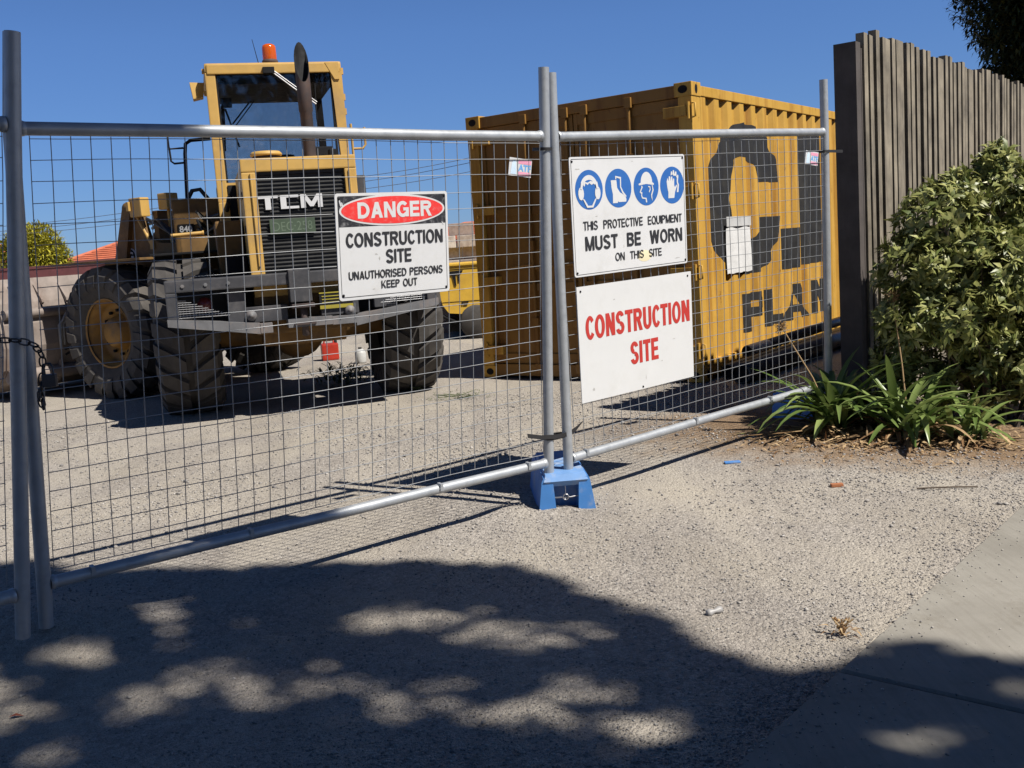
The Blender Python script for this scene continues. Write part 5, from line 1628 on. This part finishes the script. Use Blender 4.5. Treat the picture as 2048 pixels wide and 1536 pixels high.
# ---------------------------------------------------------------- street tree behind the camera (its shade falls across the foreground)
def inside(px, py, poly):
    r_ = np.zeros(len(px), bool)
    j = len(poly) - 1
    for i in range(len(poly)):
        xi, yi = poly[i]; xj, yj = poly[j]
        c = ((yi > py) != (yj > py)) & (px < (xj - xi) * (py - yi) / (yj - yi + 1e-12) + xi)
        r_ ^= c
        j = i
    return r_
SHADE = [(-5.6, 3.4), (-4.2, 4.2), (-3.2, 4.5), (-2.62, 4.62), (-2.36, 4.70), (-2.1, 4.50), (-1.9, 4.42), (-1.64, 4.42), (-1.31, 4.36), (-.91, 4.34), (-.43, 4.27), (-.02, 4.10), (.20, 3.70), (.40, 3.46), (.53, 3.12), (.66, 2.96), (.80, 2.87), (.95, 2.88), (1.08, 2.99), (1.21, 2.96), (1.32, 2.81), (1.6, 2.78), (2.1, 2.5), (3.4, 1.0), (4.2, -1.5), (3.2, -4.2), (0.2, -5.6), (-3.2, -4.6), (-5.6, -1.5), (-5.6, 1.6)]
HOLES = [(-1.50, 3.20, .26, .15, .3), (-1.13, 3.06, .26, .10, .0), (-1.46, 3.86, .10, .07, 0), (-1.30, 3.80, .07, .04, 0), (-.76, 3.66, .17, .12, 0), (-.45, 3.60, .22, .13, -.2), (-.25, 3.62, .10, .09, 0), (-.70, 3.26, .22, .08, .3), (-.36, 3.12, .25, .10, -.3), (-.08, 2.86, .25, .08, -.5), (.25, 2.72, .25, .08, -.3), (-.1, 3.70, .10, .05, 0), (.05, 3.72, .12, .05, -.8), (-1.75, 3.45, .10, .10, 0), (.95, 2.42, .14, .06, .3), (1.22, 2.72, .06, .10, .5), (.22, 3.28, .06, .05, 0), (-.55, 3.42, .08, .04, 0), (.72, 2.33, .18, .05, .3)]
g = np.random.default_rng(5)
def crown_samples(n, x0, x1, y0, y1):
    x = g.uniform(x0, x1, n); y = g.uniform(y0, y1, n)
    return x, y, inside(x, y, SHADE)
ZONES = [(-1.36, 3.16, .66, .42), (-.95, 2.95, .45, .20), (-.15, 3.25, .30, .30), (.10, 3.35, .22, .18), (-1.40, 3.84, .26, .12), (-.52, 3.40, .50, .36), (-.12, 3.62, .30, .13), (-.20, 2.90, .52, .22), (.30, 2.66, .34, .13), (.98, 2.40, .26, .09), (1.30, 2.66, .10, .12), (-1.75, 3.50, .16, .12)]
def fbm(x, y, seed, w0, n=26):
    q = np.random.default_rng(seed)
    z = np.zeros_like(x)
    for _ in range(n):
        a = q.uniform(0, 6.28); f = 2 * PI / (w0 * q.uniform(.45, 1.9)); p_ = q.uniform(0, 6.28)
        z += np.sin(f * (x * math.cos(a) + y * math.sin(a) * 1.35) + p_)
    return z / math.sqrt(n / 2)
cot = 1 / math.tan(SUN_EL)
TB = np.array([4.4, -4.0, 0.0])
sttree = thing('street_tree', 'broad leafy street tree beside the footpath, shading the foreground gravel', 'tree', tuple(TB))
Cs, Ls, Ws = [], [], []
for n_, box, l0, l1, w0, w1 in ((185000, (-5.7, 4.3, 1.5, 4.8), .07, .13, .04, .07), (70000, (-5.7, 4.3, -5.7, 1.5), .15, .26, .08, .13)):  # second, coarser set extends the crown to darken the ground behind the camera
    sx_, sy_, keep = crown_samples(n_, *box)
    nz = fbm(sx_, sy_, 3, .50)
    zone = np.full(len(sx_), -9.0)
    for hx, hy, ha, hb in ZONES:
        zone = np.maximum(zone, 1.25 - np.sqrt(((sx_ - hx) / ha) ** 2 + ((sy_ - hy) / hb) ** 2))
    # thin foliage, not clean holes, where the canopy lets the sun through
    dens = np.clip(1.0 - np.clip((nz * .62 + np.minimum(zone, .55) * 1.5 - .32) / .40, 0, 1) * .93, .07, 1)
    keep &= g.random(len(sx_)) < dens
    sx_, sy_ = sx_[keep], sy_[keep]
    hgt = 8.6 + 1.0 * np.sin(sx_ * 1.1 + .6) * np.cos(sy_ * .9) + g.normal(0, .40, len(sx_))
    Cs.append(np.stack([sx_ + SUN_H.x * cot * hgt, sy_ + SUN_H.y * cot * hgt, hgt], 1))
    Ls.append(g.uniform(l0, l1, len(sx_))); Ws.append(g.uniform(w0, w1, len(sx_)))
C_ = np.concatenate(Cs)
D_ = unit(g.normal(size=C_.shape) + np.array([0, 0, -.1]))
V_, F_ = leaves(C_ - TB, D_, np.concatenate(Ls), np.concatenate(Ws), .15)
raw('crown', V_, F_, TREEL, sttree)
n_ = 16000
Cl = np.stack([g.uniform(-7, 7, n_), g.uniform(-7.5, -5.0, n_), g.uniform(.7, 6.0, n_)], 1)  # unseen leaf curtain, added behind the camera to block the low sky
Dl = unit(g.normal(size=Cl.shape) + np.array([0, 0, -.5]))
V_, F_ = leaves(Cl - TB, Dl, g.uniform(.2, .34, n_), g.uniform(.10, .18, n_), .15)
raw('added_leaf_screen', V_, F_, TREEL, sttree)
mb = MB(); mb.tube([(0, 0, -.1), (.04, .03, 1.2), (-.03, .1, 2.6), (-.1, .3, 5.4), (-.3, .6, 8.4)], [.22, .17, .14, .10, .04], 14)
for k_ in range(16):
    e = C_[g.integers(len(C_))] - TB
    s_ = np.array([-.03, .1, g.uniform(2.6, 5.0)])
    mb.tube([s_, s_ * .6 + e * .4 + np.array([0, 0, .25]), e], [.06, .035, .012], 7)
mb.build('trunk', BARK, sttree)

# ---------------------------------------------------------------- litter
def scrap(name, label, cat, x, y, mb_fn, m):
    mb = MB(); mb_fn(mb)
    o = mb.build(name, m)
    o.location = (x, y, float(gh(x, y)))
    return tag(o, label, cat)
scrap('plastic_scrap', 'flat scrap of blue plastic on the gravel', 'litter', 1.235, 5.72, lambda b: b.box(-.045, .045, -.022, .02, .002, .010, .002), BLUEP)
scrap('brick_chip', 'orange-brown chip of brick on the gravel below the garden bed', 'litter', 1.62, 5.05, lambda b: b.box(-.032, .03, -.015, .014, .0, .018, .005), mat('brick_orange', (.32, .12, .05), .9))
def canfn(b):
    b.lathe([(.0, -.032), (.011, -.031), (.014, -.02), (.007, .0), (.013, .018), (.010, .028), (0, .029)], (0, 0, .010), (1, .35, .12), 12)
scrap('crushed_can', 'crushed pale can lying on the gravel near the footpath', 'litter', .655, 3.42, canfn, mat('dull_metal_scrap', (.30, .29, .28), .5))
def fallen(b):
    V_, F_ = leaves(np.array([[0, 0, .006]]), np.array([[1, .3, .1]]), np.array([.045]), np.array([.02]), .2)
    b.add(V_, [tuple(f) for f in F_])
scrap('fallen_leaf', 'single reddish leaf on the shaded gravel at the lower left', 'leaf', -1.63, 2.99, fallen, mat('red_leaf', (.22, .06, .03), .8))
scrap('twig', 'thin dark twig on the soil at the right edge', 'twig', 2.08, 4.85, lambda b: b.tube([(-.12, .03, .006), (-.03, .0, .012), (.07, .0, .008), (.15, -.04, .012)], .004, 6), BARK)
# ---------------------------------------------------------------- beyond the loader
# red fuel can and white drum under the loader
rc = thing('fuel_can', 'red plastic fuel can standing behind the loader', 'fuel can', (-2.36, 13.3, 0), .3)
MB().box(-.11, .11, -.08, .08, .0, .22, .025).build('body', ORANGE, rc)
MB().tube([(-.07, 0, .21), (-.06, 0, .26), (.05, 0, .26), (.06, 0, .21)], .014, 8).build('handle', ORANGE, rc)
MB().lathe([(.02, .21), (.02, .25), (.0, .25)], (.085, 0, 0), (0, 0, 1), 12).build('cap', BLACK, rc)
wd = thing('plastic_drum', 'small white plastic drum standing between the loader tyres', 'drum', (-1.86, 12.6, 0))
MB().lathe([(.0, .0), (.06, .0), (.07, .02), (.07, .13), (.055, .16), (.03, .18), (0, .18)], (0, 0, 0), (0, 0, 1), 20).build('body', SACK, wd)
MB().lathe([(.022, .175), (.022, .20), (0, .20)], (0, 0, 0), (0, 0, 1), 14).build('cap', BLACK, wd)
# yellow compressor
cp_ = thing('site_compressor', 'yellow enclosed site machine with a black latch, between the loader and the container', 'machine', (-.35, 14.9, 0), .02)
mb = MB()
mb.prism([(-.70, 1.08), (-.58, .52), (-.50, .40), (.02, .34), (.08, .42), (.9, .42), (.9, 1.08)], (0, 0, 0), (1, 0, 0), (0, 0, 1), (0, 1.3, 0))
bd = mb.build('body', MACH, cp_)
MB().box(-.71, .9, -.02, 1.32, 1.082, 1.115, .008).build('lid', MACH, cp_)
MB().box(-.52, .8, .1, 1.2, .12, .335).tube([(-.4, .05, .25), (-.75, .05, .45)], .03, 8).build('undercarriage', BLACK, cp_)
for x_ in (-.2, .5):
    w_ = MB(); w_.lathe([(.0, -.09), (.22, -.09), (.25, -.06), (.25, .06), (.22, .09), (0, .09)], (x_ + .1, .0, .25), (0, 1, 0), 24); w_.build('wheel', RUBBER, cp_)
mb = MB(); mb.prism([(-.11, 0), (-.10, .04), (.11, .045), (.10, .02), (.06, -.01), (.06, -.12), (.035, -.12), (.03, -.01), (0, 0), (.0, -.18), (-.025, -.17), (-.05, -.03)], (-.36, -.014, .97), (1, 0, 0), (0, 0, 1), (0, .01, 0))
mb.build('latch', BLACK, cp_)
mb = MB(); mb.box(-.30, -.20, -.012, -.002, .54, .555).box(-.28, -.22, -.012, -.002, .50, .512).box(-.30, -.29, -.012, -.002, .50, .54)
mb.build('hasp', BLACK, cp_)
mb = MB(); mb.box(-.58, -.02, -.006, -.001, .56, .565).box(-.72, .9, -.006, -.001, 1.03, 1.037)
mb.build('panel_seam', BLACK, cp_)
# stack of concrete blocks
blk = None
rb = random.Random(3)
bl_lab = 'pale concrete block in the stack behind the yellow machine'
rows = [(-.84, 0, 0, 4), (-.90, 0, 0, 4), (-.86, 0, 0, 4), (-.90, 0, 0, 4), (-.86, 0, 0, 4), (-.92, 0, 0, 4), (-.84, 0, 0, 4), (-.92, 0, 0, 4), (-.66, 0, 0, 3)]
for z, (x0, _, zz, nn) in enumerate(rows):
    for k_ in range(nn):
        if blk is None:
            mb = MB(); mb.box(-.195, .195, -.10, .10, .0, .19, .012)
            blk = mb.build('concrete_block', BLOCK); o = blk
        else:
            o = blk.copy(); col.objects.link(o)
        o.location = (x0 + .44 * k_ + rb.uniform(-.03, .03), 16.4 + rb.uniform(-.10, .10), .192 * z)
        o.rotation_euler = (0, 0, rb.uniform(-.25, .25))
        tag(o, bl_lab, 'block', 'concrete blocks stacked behind the yellow machine')
    if z == 0: pass
# far house behind the loader, far house behind the blocks
def house(label, x0, x1, y, ez, rz, dep, ridge=None):
    root = thing('house', label, 'house', ((x0 + x1) / 2, y, 0), 0)
    hw_ = (x1 - x0) / 2
    MB().box(-hw_ + .4, hw_ - .4, .4, dep - .4, -.2, ez).build('wall', BRICKW, root)
    h0 = min(hw_ * .8, dep / 2)
    mb = MB()
    vs = [(-hw_, 0, ez), (hw_, 0, ez), (hw_, dep, ez), (-hw_, dep, ez), (-hw_ + h0, dep / 2, rz), (hw_ - h0, dep / 2, rz)]
    mb.add(vs, [(0, 1, 5, 4), (1, 2, 5), (2, 3, 4, 5), (3, 0, 4), (3, 2, 1, 0)])
    rf = mb.build('roof', TILE, root)
    mb = MB()
    for k_ in range(1, 9):
        t = k_ / 9
        a = Vector(vs[0]).lerp(Vector(vs[4]), t); b = Vector(vs[1]).lerp(Vector(vs[5]), t)
        mb.tube([a + Vector((0, -.02, .02)), b + Vector((0, -.02, .02))], .06, 5)
    mb.tube([vs[0], vs[4]], .12, 6).tube([vs[1], vs[5]], .12, 6).tube([vs[4], vs[5]], .12, 6)
    mb.build('tile_course', TILE, rf)
    MB().box(-hw_ - .05, hw_ + .05, -.14, -.02, ez - .14, ez + .04).build('gutter', MAROON, rf)
    for wx in (-.5, .3):
        w_ = MB(); w_.box(hw_ * wx - .8, hw_ * wx + .8, .36, .39, ez - 1.5, ez - .4); w_.build('window', BLACK, root)
    return root
house('house with an orange tiled hip roof, rising behind the loader bucket', -30.0, -12.0, 70, 2.25, 3.5, 6.4)
house('house with an orange tiled roof, behind the stack of blocks', -4.6, 2.5, 46, 1.7, 2.45, 8)
house('house with an orange tiled roof at the far left edge', -44, -33.2, 66, 2.5, 5.2, 9)
# maroon steel fence far behind the bucket
ff = thing('steel_fence', 'low maroon steel fence far behind the loader bucket', 'fence', (-15, 31, 0))
MB().box(-8, 11, -.03, .03, 0, 1.60).build('sheet', MAROON, ff)
MB().box(-8, 11, -.05, .05, 1.602, 1.68).build('capping', MAROON, ff)
cone_tree('bushy_tree', 'rounded yellow-green tree beyond the maroon fence at the left', (-22.6, 50, 0), 2.4,
          [((0, 0, 2.35), (1.45, 1.3, 1.55)), ((-.7, .2, 2.6), (1.0, 1.0, 1.2)), ((.75, .1, 2.05), (.85, .9, .95)), ((.2, -.2, 1.4), (1.4, 1.1, .8)), ((-1.3, 0, 2.0), (1.1, 1, 1.2))], 14000, .26, FARL, 41)
# power lines to a pole hidden behind the container
up_ = thing('power_pole', 'timber power pole standing behind the yellow container', 'power pole', (3.6, 39, 0))
MB().tube([(0, 0, -.2), (0, 0, 5.6)], [.15, .11], 12).build('pole', BARK, up_)
MB().box(-.9, .9, -.05, .05, 5.25, 5.37).build('cross_arm', BARK, up_)
def wire(label, pts):
    mb = MB(); out = []
    for a, b in zip(pts[:-1], pts[1:]):
        for k_ in range(12):
            t = k_ / 12
            q_ = Vector(a).lerp(Vector(b), t); q_.z -= .35 * 4 * t * (1 - t)
            out.append(q_)
    out.append(Vector(pts[-1]))
    mb.tube(out, .011, 5)
    tag(mb.build('power_line', mat('cable_grey', (.08, .085, .10), .5)), label, 'power line', 'power lines behind the loader')
wire('highest thin power line running from the container across to the left', [(3.0, 39, 5.45), (-8, 41, 4.35), (-26, 46, 3.75), (-60, 60, 5)])
wire('middle thin power line running from the container across to the left', [(3.7, 39, 5.40), (-8, 41, 4.12), (-26, 46, 3.55), (-60, 60, 4.8)])
wire('lowest thin power line running from the container across to the left', [(4.3, 39, 5.10), (-8, 41, 3.85), (-26, 46, 3.42), (-60, 60, 4.6)])
